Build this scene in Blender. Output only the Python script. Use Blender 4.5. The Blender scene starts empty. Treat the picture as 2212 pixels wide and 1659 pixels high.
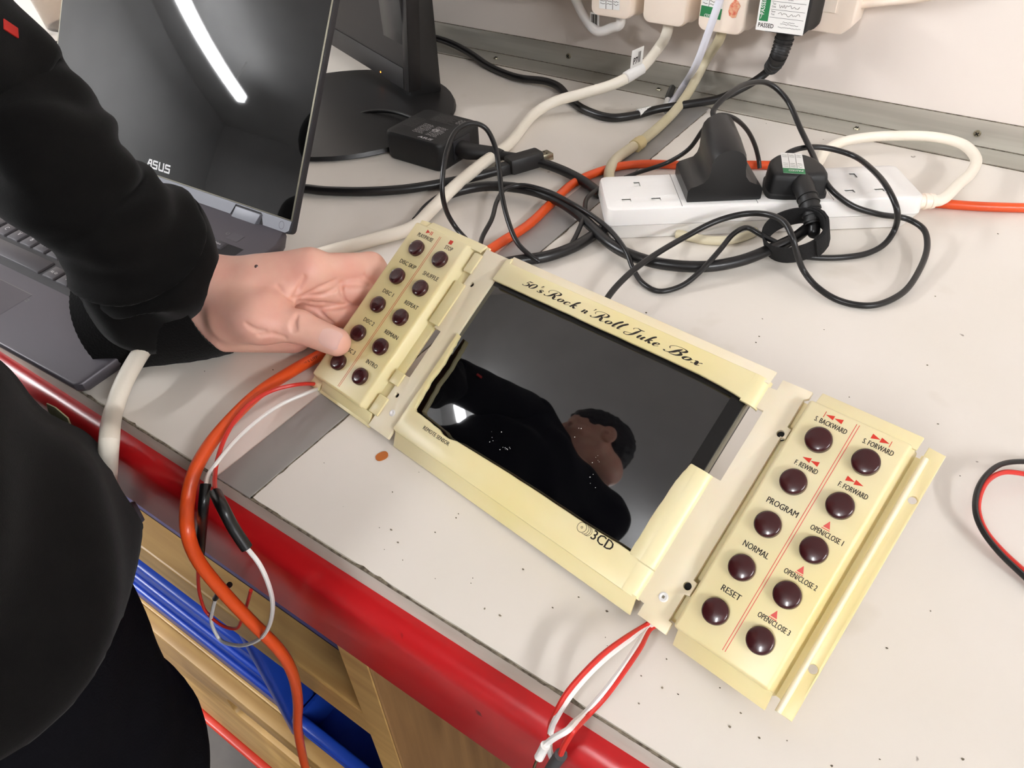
import bpy, bmesh, math, random
import numpy as np
from mathutils import Vector, Matrix, noise
random.seed(7)
S = bpy.context.scene
COL = S.collection
R = math.radians
BENCH = 0.90                      # height of the bench top above the floor
CAMH = 0.346                      # lens above the bench top
# ------------------------------------------------------------------ camera
RB = np.array([[0.8258354853, 0.5629137540, -0.0335239732],
               [0.3546580225, -0.5646898704, -0.7452134173],
               [-0.4384215304, 0.6035341381, -0.6659828120]])
FPX, CX, CY = 1600.0, 1106.0, 829.5
cam_d = bpy.data.cameras.new('camera')
cam = bpy.data.objects.new('camera', cam_d)
COL.objects.link(cam)
cam_d.sensor_fit = 'HORIZONTAL'
cam_d.sensor_width = 36.0
cam_d.lens = 36.0 * FPX / 2212.0
cam_d.clip_start = 0.02
m = Matrix.Identity(4)
for i in range(3):
    m[i][0] = RB[0][i]; m[i][1] = -RB[1][i]; m[i][2] = -RB[2][i]
m[2][3] = BENCH + CAMH
cam.matrix_world = m
S.camera = cam
CAMP = np.array([0, 0, BENCH + CAMH])
# ------------------------------------------------------------------ look
S.view_settings.view_transform = 'Standard'
S.view_settings.look = 'None'
S.view_settings.gamma = 1.0
S.view_settings.use_curve_mapping = False
S.view_settings.exposure = 0.95
S.cycles.use_denoising = True
S.cycles.max_bounces = 8
S.cycles.caustics_reflective = False
S.cycles.caustics_refractive = False
W = bpy.data.worlds.new('world'); S.world = W; W.use_nodes = True
W.node_tree.nodes['Background'].inputs[0].default_value = (0.8, 0.85, 1, 1)
W.node_tree.nodes['Background'].inputs[1].default_value = 0.05

def area_light(name, loc, size, power, col=(1, 1, 1), rot=(0, 0, 0)):
    l = bpy.data.lights.new(name, 'AREA'); l.shape = 'RECTANGLE'
    l.size, l.size_y = size; l.energy = power; l.color = col
    o = bpy.data.objects.new(name, l); o.location = loc; o.rotation_euler = rot
    COL.objects.link(o); return o
CEIL = 2.62
TUBES = [(-2.57, -1.15, 1.0, 36), (-0.10, -1.62, 0.62, 3), (2.3, -0.9, 1.0, 18)]   # x, y, length factor, power
HANG = 0.30                       # the fittings hang this far below the ceiling
for k, (tx, ty, tl, tp) in enumerate(TUBES):
    area_light('tube_light', (tx, ty, CEIL - HANG - 0.075), (0.12, 1.5 * tl), tp, (0.98, 0.99, 1.0), (0, 0, R(9)))

# ------------------------------------------------------------------ pixel -> place helpers (layout measured on the photograph, in mm above the bench)
def ray(px, py):
    return RB.T @ np.array([px - CX, py - CY, FPX])
def az(px, py, z=0.0):
    d = ray(px, py); s = (z / 1000 - CAMH) / d[2]
    return Vector(CAMP + d * s)
def ay(px, py, y):
    d = ray(px, py); return Vector(CAMP + d * (y / d[1]))
def pl(px, py, P, n):
    d = ray(px, py); n = np.array(n); s = ((np.array(P) - CAMP) @ n) / (d @ n)
    return Vector(CAMP + d * s)
# frame of the cream panel: origin on its upper left button, axes across, up and out of its face
DR = np.array([[0.9880494423, 0.1119138221, -0.1059886596],
               [-0.1512162811, 0.8370267820, -0.5258515024],
               [0.0298652952, 0.5355944947, 0.8439470371]])
DT = CAMP + np.array([-0.3179066543, 0.3300985922, -0.2728328850])
def dw(x, y, z=0.0):
    return Vector(DT + DR @ np.array([x, y, z]) / 1000)
def ad(px, py, w=0.0):
    d = ray(px, py); n = DR[:, 2]; s = ((DT + n * w / 1000 - CAMP) @ n) / (d @ n)
    return Vector(CAMP + d * s)

# ------------------------------------------------------------------ materials
def lin(c):
    return tuple((v / 255 / 12.92 if v / 255 <= 0.04045 else ((v / 255 + 0.055) / 1.055) ** 2.4) for v in c)
def rgba(c): return (*lin(c), 1.0)
def mat(name, col, rough=0.5, metal=0.0, bump=0.0, bscale=200.0, var=0.0, vscale=20.0, col2=None, sss=0.0, coat=0.0, spec=0.5, trans=0.0, emit=None, stretch=None, ior=1.5, sheen=0.0):
    M = bpy.data.materials.new(name); M.use_nodes = True
    N = M.node_tree.nodes; L = M.node_tree.links; P = N['Principled BSDF']
    P.inputs['Base Color'].default_value = rgba(col)
    P.inputs['Roughness'].default_value = rough
    P.inputs['Metallic'].default_value = metal
    P.inputs['IOR'].default_value = ior
    P.inputs['Specular IOR Level'].default_value = spec
    P.inputs['Coat Weight'].default_value = coat
    P.inputs['Coat Roughness'].default_value = 0.08
    P.inputs['Transmission Weight'].default_value = trans
    if sheen: P.inputs['Sheen Weight'].default_value = sheen
    if sss:
        P.inputs['Subsurface Weight'].default_value = sss
        P.inputs['Subsurface Radius'].default_value = (1.0, 0.5, 0.3)
        P.inputs['Subsurface Scale'].default_value = 0.006
    if emit:
        P.inputs['Emission Color'].default_value = rgba(emit[0]); P.inputs['Emission Strength'].default_value = emit[1]
    if var or bump:
        tc = N.new('ShaderNodeTexCoord'); mp = N.new('ShaderNodeMapping')
        L.new(tc.outputs['Object'], mp.inputs[0])
        if stretch: mp.inputs['Scale'].default_value = stretch
    if var:
        t = N.new('ShaderNodeTexNoise'); t.inputs['Scale'].default_value = vscale; t.inputs['Detail'].default_value = 6
        L.new(mp.outputs[0], t.inputs['Vector'])
        mx = N.new('ShaderNodeMix'); mx.data_type = 'RGBA'
        rp = N.new('ShaderNodeMapRange'); rp.inputs[1].default_value = 0.35; rp.inputs[2].default_value = 0.65
        rp.inputs[3].default_value = 0; rp.inputs[4].default_value = var
        L.new(t.outputs[0], rp.inputs[0]); L.new(rp.outputs[0], mx.inputs[0])
        mx.inputs[6].default_value = rgba(col); mx.inputs[7].default_value = rgba(col2 or tuple(v * 0.8 for v in col))
        L.new(mx.outputs[2], P.inputs['Base Color'])
    if bump:
        t2 = N.new('ShaderNodeTexNoise'); t2.inputs['Scale'].default_value = bscale; t2.inputs['Detail'].default_value = 4
        L.new(mp.outputs[0], t2.inputs['Vector'])
        b = N.new('ShaderNodeBump'); b.inputs['Strength'].default_value = bump; b.inputs['Distance'].default_value = 0.001
        L.new(t2.outputs[0], b.inputs['Height']); L.new(b.outputs[0], P.inputs['Normal'])
    return M
def add_spots(M, scale, thr, col, soft=0.02, base=None, amt=1.0, stretch=None):
    """small dirt spots of their own shape on top of the base colour"""
    N = M.node_tree.nodes; L = M.node_tree.links; P = N['Principled BSDF']
    tc = N.new('ShaderNodeTexCoord'); mp = N.new('ShaderNodeMapping'); L.new(tc.outputs['Object'], mp.inputs[0])
    if stretch: mp.inputs['Scale'].default_value = stretch
    t = N.new('ShaderNodeTexNoise'); t.inputs['Scale'].default_value = scale; t.inputs['Detail'].default_value = 3
    L.new(mp.outputs[0], t.inputs['Vector'])
    r = N.new('ShaderNodeMapRange'); r.inputs[1].default_value = thr; r.inputs[2].default_value = thr + soft; r.inputs[4].default_value = amt
    L.new(t.outputs[0], r.inputs[0])
    mx = N.new('ShaderNodeMix'); mx.data_type = 'RGBA'; L.new(r.outputs[0], mx.inputs[0])
    inp = P.inputs['Base Color']
    if inp.links:
        src = inp.links[0].from_socket; L.new(src, mx.inputs[6])
    else: mx.inputs[6].default_value = inp.default_value
    mx.inputs[7].default_value = rgba(col); L.new(mx.outputs[2], inp)

M = {}
M['wall'] = mat('wall_paint', (236, 226, 218), 0.55, bump=0.05, bscale=60, var=0.25, vscale=5, col2=(226, 212, 200))
add_spots(M['wall'], 45, 0.76, (120, 105, 95))
M['ceiling'] = mat('ceiling_paint', (226, 226, 226), 0.8, var=0.2, vscale=3)
M['roomwall'] = mat('far_wall_paint', (190, 190, 190), 0.8, var=0.2, vscale=2)
M['floor'] = mat('floor_lino', (95, 90, 86), 0.5, var=0.4, vscale=40)
M['bench'] = mat('white_laminate', (228, 221, 213), 0.30, bump=0.02, bscale=400, var=0.5, vscale=6, col2=(220, 212, 199))
add_spots(M['bench'], 70, 0.745, (120, 108, 95), 0.02, amt=0.8)
add_spots(M['bench'], 16, 0.66, (205, 196, 180), 0.1, amt=0.5)
M['edge'] = mat('edge_band_grey', (208, 204, 192), 0.5, var=0.8, vscale=14, col2=(180, 174, 160), stretch=(1, 1, 3))
M['dirt'] = mat('edge_dirt', (74, 64, 52), 0.9, var=0.9, vscale=300, col2=(140, 130, 112))
M['red'] = mat('red_enamel', (190, 26, 30), 0.28, var=0.5, vscale=5, col2=(172, 22, 26), bump=0.03, bscale=30)
add_spots(M['red'], 38, 0.72, (95, 20, 22), 0.03)
M['steel'] = mat('strip_grey', (156, 153, 150), 0.42, metal=0.25, var=0.5, vscale=20, col2=(138, 135, 132), bump=0.04, bscale=120)
M['alu'] = mat('brushed_aluminium', (206, 202, 192), 0.36, metal=0.55, var=0.7, vscale=26, col2=(168, 164, 154), bump=0.12, bscale=220, stretch=(0.12, 1, 2.5))
M['screw'] = mat('screw_metal', (165, 160, 140), 0.3, metal=1.0)
M['darkhole'] = mat('dark_slot', (18, 16, 15), 0.8)
M['cream'] = mat('cream_plastic', (236, 223, 184), 0.34, sss=0.12, var=0.9, vscale=8, col2=(230, 212, 148), bump=0.02, bscale=300)
M['cream2'] = mat('cream_plastic_pale', (240, 227, 204), 0.40, sss=0.12, var=0.8, vscale=9, col2=(235, 219, 178), bump=0.02, bscale=300)
M['button'] = mat('maroon_plastic', (62, 22, 24), 0.2, coat=0.3)
M['ink'] = mat('black_ink', (38, 30, 22), 0.6)
M['inkthin'] = mat('grey_brown_ink', (70, 62, 48), 0.6)
M['redink'] = mat('red_ink', (214, 52, 32), 0.5)
M['redinkpale'] = mat('red_ink_worn', (226, 92, 84), 0.5)
M['glass'] = mat('screen_glass', (6, 6, 9), 0.03, spec=1.0, ior=1.62)
M['bezel'] = mat('black_mask', (10, 10, 10), 0.35)
M['silver'] = mat('silver_edge', (150, 146, 130), 0.35, metal=0.8)
M['black'] = mat('black_plastic', (26, 25, 25), 0.38, bump=0.03, bscale=500)
M['blackm'] = mat('matte_black_plastic', (22, 22, 23), 0.55, bump=0.04, bscale=700)
M['blackcable'] = mat('black_cable', (20, 19, 20), 0.32)
M['rubber'] = mat('black_rubber', (24, 23, 23), 0.5)
M['whitep'] = mat('white_plastic', (240, 236, 232), 0.28, sss=0.05)
M['whitew'] = mat('warm_white_plastic', (246, 230, 214), 0.32, sss=0.05)
M['whitecable'] = mat('white_cable', (238, 230, 215), 0.4)
M['creamcable'] = mat('aged_cream_cable', (214, 204, 178), 0.45, var=0.7, vscale=18, col2=(190, 178, 140))
M['coldwhite'] = mat('cold_white_cable', (226, 226, 236), 0.4)
M['orange'] = mat('orange_cable', (226, 84, 32), 0.34, var=0.4, vscale=20, col2=(210, 72, 26))
M['redwire'] = mat('red_wire', (206, 46, 36), 0.35)
M['whitewire'] = mat('white_wire', (232, 228, 224), 0.4)
M['shrink'] = mat('heat_shrink', (14, 13, 14), 0.28)
M['greyshrink'] = mat('grey_heat_shrink', (70, 70, 72), 0.5)
M['copper'] = mat('bare_wire', (190, 160, 120), 0.25, metal=1.0)
M['paper'] = mat('label_paper', (236, 234, 230), 0.6)
M['green'] = mat('label_green', (40, 122, 72), 0.55)
M['orangelabel'] = mat('torn_label', (222, 176, 140), 0.6, var=0.8, vscale=300, col2=(206, 60, 40))
M['clip'] = mat('old_clip_plastic', (206, 188, 140), 0.45)
M['lapgrey'] = mat('laptop_grey', (88, 84, 90), 0.42, metal=0.3, bump=0.03, bscale=900)
M['laphinge'] = mat('laptop_hinge_grey', (104, 105, 112), 0.45, metal=0.2, bump=0.05, bscale=300, stretch=(0.1, 1, 1))
M['lapdark'] = mat('laptop_dark', (36, 35, 39), 0.45)
M['key'] = mat('key_grey', (66, 63, 68), 0.5)
M['print'] = mat('pale_print', (205, 203, 204), 0.5)
M['printdim'] = mat('dim_print', (120, 118, 116), 0.6)
M['lapscreen'] = mat('laptop_screen', (9, 9, 9), 0.035, spec=0.75)
M['monitor'] = mat('monitor_black', (24, 21, 21), 0.42, spec=0.4)
M['monscreen'] = mat('monitor_screen', (20, 16, 16), 0.45, spec=0.3)
M['led'] = mat('orange_led', (255, 140, 40), 0.4, emit=((255, 140, 40), 3.0))
M['clear'] = mat('clear_plastic', (225, 215, 205), 0.12, trans=0.85, ior=1.2)
M['cloth'] = mat('black_fleece', (14, 13, 13), 0.95, bump=0.3, bscale=1800, var=0.5, vscale=60, col2=(20, 19, 18), spec=0.1, sheen=0.06)
M['rib'] = mat('black_ribbing', (13, 12, 12), 0.95, bump=0.6, bscale=700, spec=0.1, sheen=0.05)
M['trouser'] = mat('black_trousers', (11, 11, 16), 0.9, bump=0.4, bscale=700, spec=0.12)
M['skin'] = mat('skin', (238, 188, 168), 0.46, sss=0.2, var=0.6, vscale=45, col2=(230, 164, 148), bump=0.10, bscale=350)
M['nail'] = mat('nail', (242, 196, 184), 0.28, sss=0.2, coat=0.3)
M['hair'] = mat('dark_hair', (22, 18, 16), 0.6, bump=0.6, bscale=200)
M['eye'] = mat('eye_white', (230, 228, 225), 0.2)
M['shoe'] = mat('shoe_black', (18, 18, 18), 0.6)
M['wood'] = mat('beech_veneer', (196, 158, 96), 0.45, var=0.9, vscale=7, col2=(170, 130, 74), stretch=(0.6, 9, 9), bump=0.05, bscale=60)
M['woodside'] = mat('oak_panel', (146, 108, 66), 0.5, var=0.9, vscale=9, col2=(118, 84, 48), stretch=(8, 8, 0.5), bump=0.05, bscale=60)
M['bluetray'] = mat('blue_plastic', (30, 68, 170), 0.32, var=0.4, vscale=12, col2=(24, 52, 140))
M['redtray'] = mat('red_plastic', (196, 52, 34), 0.35, var=0.3, vscale=10)
M['drop'] = mat('amber_drop', (184, 100, 26), 0.3)
M['palepaper'] = mat('pale_paper', (186, 180, 140), 0.7, var=0.6, vscale=30)
M['tube'] = mat('lamp_tube', (255, 250, 240), 0.4, emit=((250, 251, 253), 32.0))
M['lampbody'] = mat('lamp_body', (225, 225, 225), 0.5)
M['redtab'] = mat('red_tab', (190, 40, 32), 0.6)
M['velcro'] = mat('hook_and_loop', (20, 19, 20), 0.95, bump=1.0, bscale=1500)

# ------------------------------------------------------------------ mesh helpers
def link(name, me, m=None, parent=None, smooth=False, matrix=None):
    o = bpy.data.objects.new(name, me); COL.objects.link(o)
    if m is not None:
        me.materials.clear(); me.materials.append(M[m] if isinstance(m, str) else m)
    if smooth:
        me.polygons.foreach_set('use_smooth', [True] * len(me.polygons))
    if parent is not None: o.parent = parent
    if matrix is not None: o.matrix_local = matrix
    return o
class MB:
    """collects shapes and builds ONE mesh object"""
    def __init__(self): self.v = []; self.f = []
    def add(self, v, f, T=None):
        n = len(self.v)
        for p in v:
            p = Vector(p); self.v.append((T @ p) if T is not None else p)
        self.f += [tuple(i + n for i in q) for q in f]
        return self
    def bm(self, bm, T=None):
        bm.verts.index_update()
        self.add([v.co.copy() for v in bm.verts], [[v.index for v in f.verts] for f in bm.faces], T); bm.free(); return self
    def box(self, x0, x1, y0, y1, z0, z1, r=0.0, seg=2, T=None):
        bm = bmesh.new(); bmesh.ops.create_cube(bm, size=1)
        for v in bm.verts:
            v.co = Vector(((x0 + x1) / 2 + v.co.x * (x1 - x0), (y0 + y1) / 2 + v.co.y * (y1 - y0), (z0 + z1) / 2 + v.co.z * (z1 - z0)))
        if r > 0: bmesh.ops.bevel(bm, geom=list(bm.edges), offset=r, segments=seg, profile=0.5, affect='EDGES', clamp_overlap=True)
        return self.bm(bm, T)
    def prism(self, poly, z0, z1, r=0.0, seg=2, T=None, top_only=False):
        bm = bmesh.new(); vs = [bm.verts.new((p[0], p[1], z0)) for p in poly]
        f = bm.faces.new(vs); f.normal_update()
        if f.normal.z < 0: f.normal_flip()
        e = bmesh.ops.extrude_face_region(bm, geom=[f])
        for g in e['geom']:
            if isinstance(g, bmesh.types.BMVert): g.co.z = z1
        bmesh.ops.recalc_face_normals(bm, faces=bm.faces)
        if r > 0:
            ed = [q for q in bm.edges if (abs(q.verts[0].co.z - z1) < 1e-9 and abs(q.verts[1].co.z - z1) < 1e-9)] if top_only else list(bm.edges)
            bmesh.ops.bevel(bm, geom=ed, offset=r, segments=seg, profile=0.5, affect='EDGES', clamp_overlap=True)
        return self.bm(bm, T)
    def lathe(self, prof, seg=24, T=None):
        v = []; f = []; n = len(prof)
        for k in range(seg):
            a = 2 * math.pi * k / seg
            for (rr, z) in prof: v.append((rr * math.cos(a), rr * math.sin(a), z))
        for k in range(seg):
            k2 = (k + 1) % seg
            for i in range(n - 1): f.append((k * n + i, k2 * n + i, k2 * n + i + 1, k * n + i + 1))
        if prof[0][0] > 1e-6: f.append(tuple(k * n for k in reversed(range(seg))))
        if prof[-1][0] > 1e-6: f.append(tuple(k * n + n - 1 for k in range(seg)))
        return self.add(v, f, T)
    def tube(self, pts, rad, seg=10, T=None, per=6, closed=False, flat=None):
        v, f = tube_vf(pts, rad, seg, per, flat); return self.add(v, f, T)
    def build(self, name, m, parent=None, smooth=False, matrix=None):
        me = bpy.data.meshes.new(name); me.from_pydata([tuple(p) for p in self.v], [], self.f)
        bm = bmesh.new(); bm.from_mesh(me); bmesh.ops.recalc_face_normals(bm, faces=bm.faces); bm.to_mesh(me); bm.free()
        o = link(name, me, m, parent, False, matrix)
        if smooth: smooth_angle(me)
        return o
def smooth_angle(me, deg=38):
    me.polygons.foreach_set('use_smooth', [True] * len(me.polygons))
    bm = bmesh.new(); bm.from_mesh(me); c = math.radians(deg)
    for e in bm.edges:
        if len(e.link_faces) == 2 and e.calc_face_angle(0) > c: e.smooth = False
    bm.to_mesh(me); bm.free()
def catmull(pts, per=6):
    P = [Vector(p) for p in pts]; n = len(P)
    if n == 2: return [P[0].lerp(P[1], k / per) for k in range(per + 1)]
    out = []
    for i in range(n - 1):
        p0 = P[i - 1] if i > 0 else P[0] * 2 - P[1]; p1, p2 = P[i], P[i + 1]; p3 = P[i + 2] if i + 2 < n else P[-1] * 2 - P[-2]
        d1 = max((p1 - p0).length, 1e-6) ** .5; d2 = max((p2 - p1).length, 1e-6) ** .5; d3 = max((p3 - p2).length, 1e-6) ** .5
        m1 = (p2 - p1) + d2 * ((p1 - p0) / d1 - (p2 - p0) / (d1 + d2)); m2 = (p2 - p1) + d2 * ((p3 - p2) / d3 - (p3 - p1) / (d2 + d3))
        for k in range(per):
            t = k / per; t2 = t * t; t3 = t2 * t
            out.append((2 * t3 - 3 * t2 + 1) * p1 + (t3 - 2 * t2 + t) * m1 + (-2 * t3 + 3 * t2) * p2 + (t3 - t2) * m2)
    out.append(P[-1]); return out
def tube_vf(pts, rad, seg=10, per=6, flat=None):
    C = catmull(pts, per); n = len(C)
    if isinstance(rad, (int, float)): Rr = [rad] * n
    else:
        k = len(rad); Rr = []
        for i in range(n):
            u = i / (n - 1) * (k - 1); a = min(int(u), k - 2); Rr.append(rad[a] + (rad[a + 1] - rad[a]) * (u - a))
    Tn = [(C[min(i + 1, n - 1)] - C[max(i - 1, 0)]).normalized() for i in range(n)]
    up = Vector((0, 0, 1)) if abs(Tn[0].z) < .9 else Vector((1, 0, 0))
    nx = Tn[0].cross(up).normalized(); v = []; f = []
    for i in range(n):
        if i: nx = (nx - Tn[i] * nx.dot(Tn[i])).normalized()
        by = Tn[i].cross(nx)
        for k in range(seg):
            a = 2 * math.pi * k / seg; fy = flat if flat else 1.0
            v.append(C[i] + nx * math.cos(a) * Rr[i] + by * math.sin(a) * Rr[i] * fy)
    for i in range(n - 1):
        for k in range(seg):
            k2 = (k + 1) % seg; f.append((i * seg + k, i * seg + k2, (i + 1) * seg + k2, (i + 1) * seg + k))
    f.append(tuple(reversed(range(seg)))); f.append(tuple((n - 1) * seg + k for k in range(seg)))
    return v, f
def rrect(x0, y0, x1, y1, r, n=5):
    out = []
    for (cx, cy, a0) in ((x1 - r, y0 + r, -90), (x1 - r, y1 - r, 0), (x0 + r, y1 - r, 90), (x0 + r, y0 + r, 180)):
        for k in range(n + 1):
            a = R(a0 + 90 * k / n); out.append((cx + r * math.cos(a), cy + r * math.sin(a)))
    return out
def circ(x, y, r, n=20): return [(x + r * math.cos(2 * math.pi * k / n), y + r * math.sin(2 * math.pi * k / n)) for k in range(n)]
def plate(name, outlines, z0, z1, bev, m, parent=None, matrix=None):
    """slab with holes: first outline is the rim, the others are holes"""
    cu = bpy.data.curves.new(name, 'CURVE'); cu.dimensions = '2D'; cu.fill_mode = 'BOTH'
    cu.extrude = (z1 - z0) / 2 - bev; cu.bevel_depth = bev; cu.bevel_resolution = 1; cu.offset = -bev
    for pts in outlines:
        sp = cu.splines.new('POLY'); sp.points.add(len(pts) - 1)
        for i, p in enumerate(pts): sp.points[i].co = (p[0], p[1], 0, 1)
        sp.use_cyclic_u = True
    o = bpy.data.objects.new(name, cu); COL.objects.link(o)
    me = bpy.data.meshes.new_from_object(o); bpy.data.objects.remove(o); bpy.data.curves.remove(cu)
    zc = (z0 + z1) / 2
    for v in me.vertices: v.co.z += zc
    bm = bmesh.new(); bm.from_mesh(me); bmesh.ops.remove_doubles(bm, verts=bm.verts, dist=1e-6); bm.to_mesh(me); bm.free()
    me.name = name
    o = link(name, me, m, parent, False, matrix); smooth_angle(me, 40); return o
_tc = {}
def text_vf(s, h, xs=1.0, align='LEFT', bold=0.0):
    """flat lettering: cap height h, squeezed by xs"""
    key = (s, bold)
    if key not in _tc:
        cu = bpy.data.curves.new('t', 'FONT'); cu.body = s; cu.size = 1.0; cu.resolution_u = 2; cu.offset = bold
        o = bpy.data.objects.new('t', cu); COL.objects.link(o)
        me = bpy.data.meshes.new_from_object(o)
        _tc[key] = ([tuple(v.co) for v in me.vertices], [tuple(p.vertices) for p in me.polygons])
        bpy.data.objects.remove(o); bpy.data.curves.remove(cu); bpy.data.meshes.remove(me)
    v, f = _tc[key]; k = h / 0.7
    xsv = [p[0] for p in v]; x0, x1 = min(xsv), max(xsv)
    off = {'LEFT': x0, 'CENTER': (x0 + x1) / 2, 'RIGHT': x1}[align]
    return [((p[0] - off) * k * xs, p[1] * k, 0) for p in v], f
def text_fit(s, x0, x1, h, bold=0.0):
    v, f = text_vf(s, h, 1.0, 'LEFT', bold); w = max(p[0] for p in v); k = (x1 - x0) / w
    return [(x0 + p[0] * k, p[1], 0) for p in v], f
def ribbon(pts, per=6):
    """calligraphic stroke: control points (x, y, width)"""
    C = catmull([(p[0], p[1], p[2] * 0.5) for p in pts], per); v = []; f = []
    for i, c in enumerate(C):
        t = (C[min(i + 1, len(C) - 1)] - C[max(i - 1, 0)]); t.z = 0; t.normalize(); w = max(c.z, 0.008)
        v += [(c.x - t.y * w, c.y + t.x * w, 0), (c.x + t.y * w, c.y - t.x * w, 0)]
    for i in range(len(C) - 1): f.append((2 * i, 2 * i + 1, 2 * i + 3, 2 * i + 2))
    return v, f
def frame(o, ex, ey, ez=None):
    ex = Vector(ex).normalized(); ey = Vector(ey); ey = (ey - ex * ey.dot(ex)).normalized(); ez = ex.cross(ey)
    mm = Matrix.Identity(4)
    for i in range(3): mm[i][0] = ex[i]; mm[i][1] = ey[i]; mm[i][2] = ez[i]; mm[i][3] = o[i]
    return mm
def thing(name, label, cat, matrix=None, loc=None, group=None):
    o = bpy.data.objects.new(name, None); COL.objects.link(o); o.empty_display_size = 0.02
    if loc is not None: o.location = loc
    if matrix is not None: o.matrix_world = matrix
    return tag(o, label, cat, group)
def tag(o, label, cat, group=None):
    o['label'] = label; o['category'] = cat
    if group: o['group'] = group
    return o
def struct(o): o['kind'] = 'structure'; return o
mm = 0.001
# ================================================================== the room
YF, YW = 0.1428, 0.8767           # front edge of the bench top, face of the wall behind it
XL, XR, YB = -4.0, 3.2, -3.6
Z = BENCH
def sbox(name, m, *a, r=0.0, parent=None):
    return MB().box(*a, r=r).build(name, m, parent, smooth=r > 0)
struct(sbox('floor', 'floor', XL, XR, YB, YW + 0.1, -0.05, 0.0))
struct(sbox('ceiling', 'ceiling', XL, XR, YB, YW + 0.1, CEIL, CEIL + 0.05))
struct(sbox('wall_back', 'wall', XL, XR, YW, YW + 0.1, 0.0, CEIL))
struct(sbox('wall_left', 'roomwall', XL - 0.1, XL, YB, YW + 0.1, 0.0, CEIL))
struct(sbox('wall_right', 'roomwall', XR, XR + 0.1, YB, YW + 0.1, 0.0, CEIL))
struct(sbox('wall_front', 'roomwall', XL, XR, YB - 0.1, YB, 0.0, CEIL))
for k, (tx, ty, tl, tp) in enumerate(TUBES):
    t = thing('ceiling_light', ['fluorescent ceiling light beyond the left bench end, mirrored in the laptop screen',
                                'fluorescent strip light on the ceiling above and in front of the white bench',
                                'fluorescent strip light on the ceiling off the right end of the bench'][k], 'light', matrix=Matrix.Translation((tx, ty, CEIL)) @ Matrix.Rotation(R(9), 4, 'Z'), group='fluorescent lights on the ceiling')
    h = 0.75 * tl
    MB().box(-0.04, 0.04, -h - .04, h + .04, -HANG - .002, -HANG + .03, r=0.006).build('housing', 'lampbody', t)
    MB().box(-0.068, 0.068, -h, h, -HANG - 0.068, -HANG, r=0.02, seg=3).build('diffuser', 'tube', t, True)
    for s in (-1, 1):
        MB().box(-0.07, 0.07, s * h - .012, s * h + .012, -HANG - 0.071, -HANG + .002, r=0.01).build('end_cap', 'lampbody', t)
        MB().box(-0.006, 0.006, s * h * .7 - .006, s * h * .7 + .006, -HANG + .028, 0.0).build('hanger', 'lampbody', t)

# aluminium angle along the foot of the wall
tr = MB()
tr.box(XL + 1.5, XR - 0.6, YW - 0.0375, YW, Z, Z + 0.0018)
tr.box(XL + 1.5, XR - 0.6, YW - 0.0018, YW, Z + 0.0018, Z + 0.0284)
tro = struct(tr.build('trim_1', 'alu'))
MB().box(XL + 1.5, XR - 0.6, YW - 0.0016, YW - 0.0002, Z + 0.0284, Z + 0.0290).build('dirt_line', 'dirt', tro)
MB().box(XL + 1.5, XR - 0.6, YW - 0.0384, YW - 0.0374, Z + 0.0, Z + 0.0006).build('dirt_line', 'dirt', tro)
MB().box(XL + 1.5, XR - 0.6, YW - 0.0026, YW - 0.0017, Z + 0.0017, Z + 0.0024).build('dirt_line', 'dirt', tro)
def screw(P, n, r=0.0034, parent=None):
    n = Vector(n); T = frame(P, n.orthogonal(), n.cross(n.orthogonal()))
    o = MB().lathe([(r, 0), (r, 0.0006), (r * .8, 0.0016), (0.0, 0.0021)], 16).build('screw', 'screw', parent, True, matrix=T)
    b = MB(); b.box(-r * .6, r * .6, -r * .13, r * .13, 0.0015, 0.0023); b.box(-r * .13, r * .13, -r * .6, r * .6, 0.0015, 0.0023)
    b.build('screw_slot', 'darkhole', o)
for (x, y) in ((1459 * .3345 + 740, 362 * .3345), (1472 + 1910 * .3345, 862 * .3345), (550 * .3345 + 740, 190 * .3345)):
    screw(ay(x, y, YW - 0.0018), (0, -1, 0), 0.0036, tro)
for (x, y) in ((740 + 990 * .3345, 378 * .3345), (740 + 2040 * .3345, 580 * .3345), (1472 + 1130 * .3345, 833 * .3345)):
    screw(az(x, y, 1.8), (0, 0, 1), 0.0034, tro)

# ================================================================== the workbench
bench = thing('workbench', 'long white topped workbench with a red front rail and a grey metal inlay strip', 'workbench', loc=(0, YF, 0))
BO = Matrix.Translation((0, -YF, 0))
BX0, BX1 = -1.9, 2.4
def bpart(mb, name, m, smooth=False): return mb.build(name, m, bench, smooth, matrix=BO)
sA, sB, sC, sD = az(472, 1028), az(539, 1073), az(1402, 348), az(1325, 348)
sx0, sx1 = -0.3345, -0.3040
bpart(MB().box(BX0, BX1, YF + 0.0012, YW - 0.001, Z - 0.018, Z), 'worktop', 'bench')
bpart(MB().box(sx0, sx1, YF - 0.0004, YW - 0.039, Z - 0.0002, Z + 0.0010, r=0.0003), 'metal_strip', 'steel')
g = MB(); xx = YF
rs = random.Random(3)
prev = 0.0012
while xx < YW - 0.05:                                   # chipped laminate along the right side of the strip
    nx = xx + rs.uniform(0.004, 0.012); w = rs.uniform(0.0003, 0.0014)
    g.prism([(sx1, xx), (sx1 + prev, xx), (sx1 + w, nx), (sx1, nx)], Z - 0.0001, Z + 0.0003); xx = nx; prev = w
bpart(g, 'chipped_edge', 'dirt')
bpart(MB().box(BX0, BX1, YF - 0.0004, YF + 0.0012, Z - 0.0165, Z - 0.0003), 'edge_band', 'edge')
g = MB(); x = BX0 + 0.9; prev = 0.0006
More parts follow.
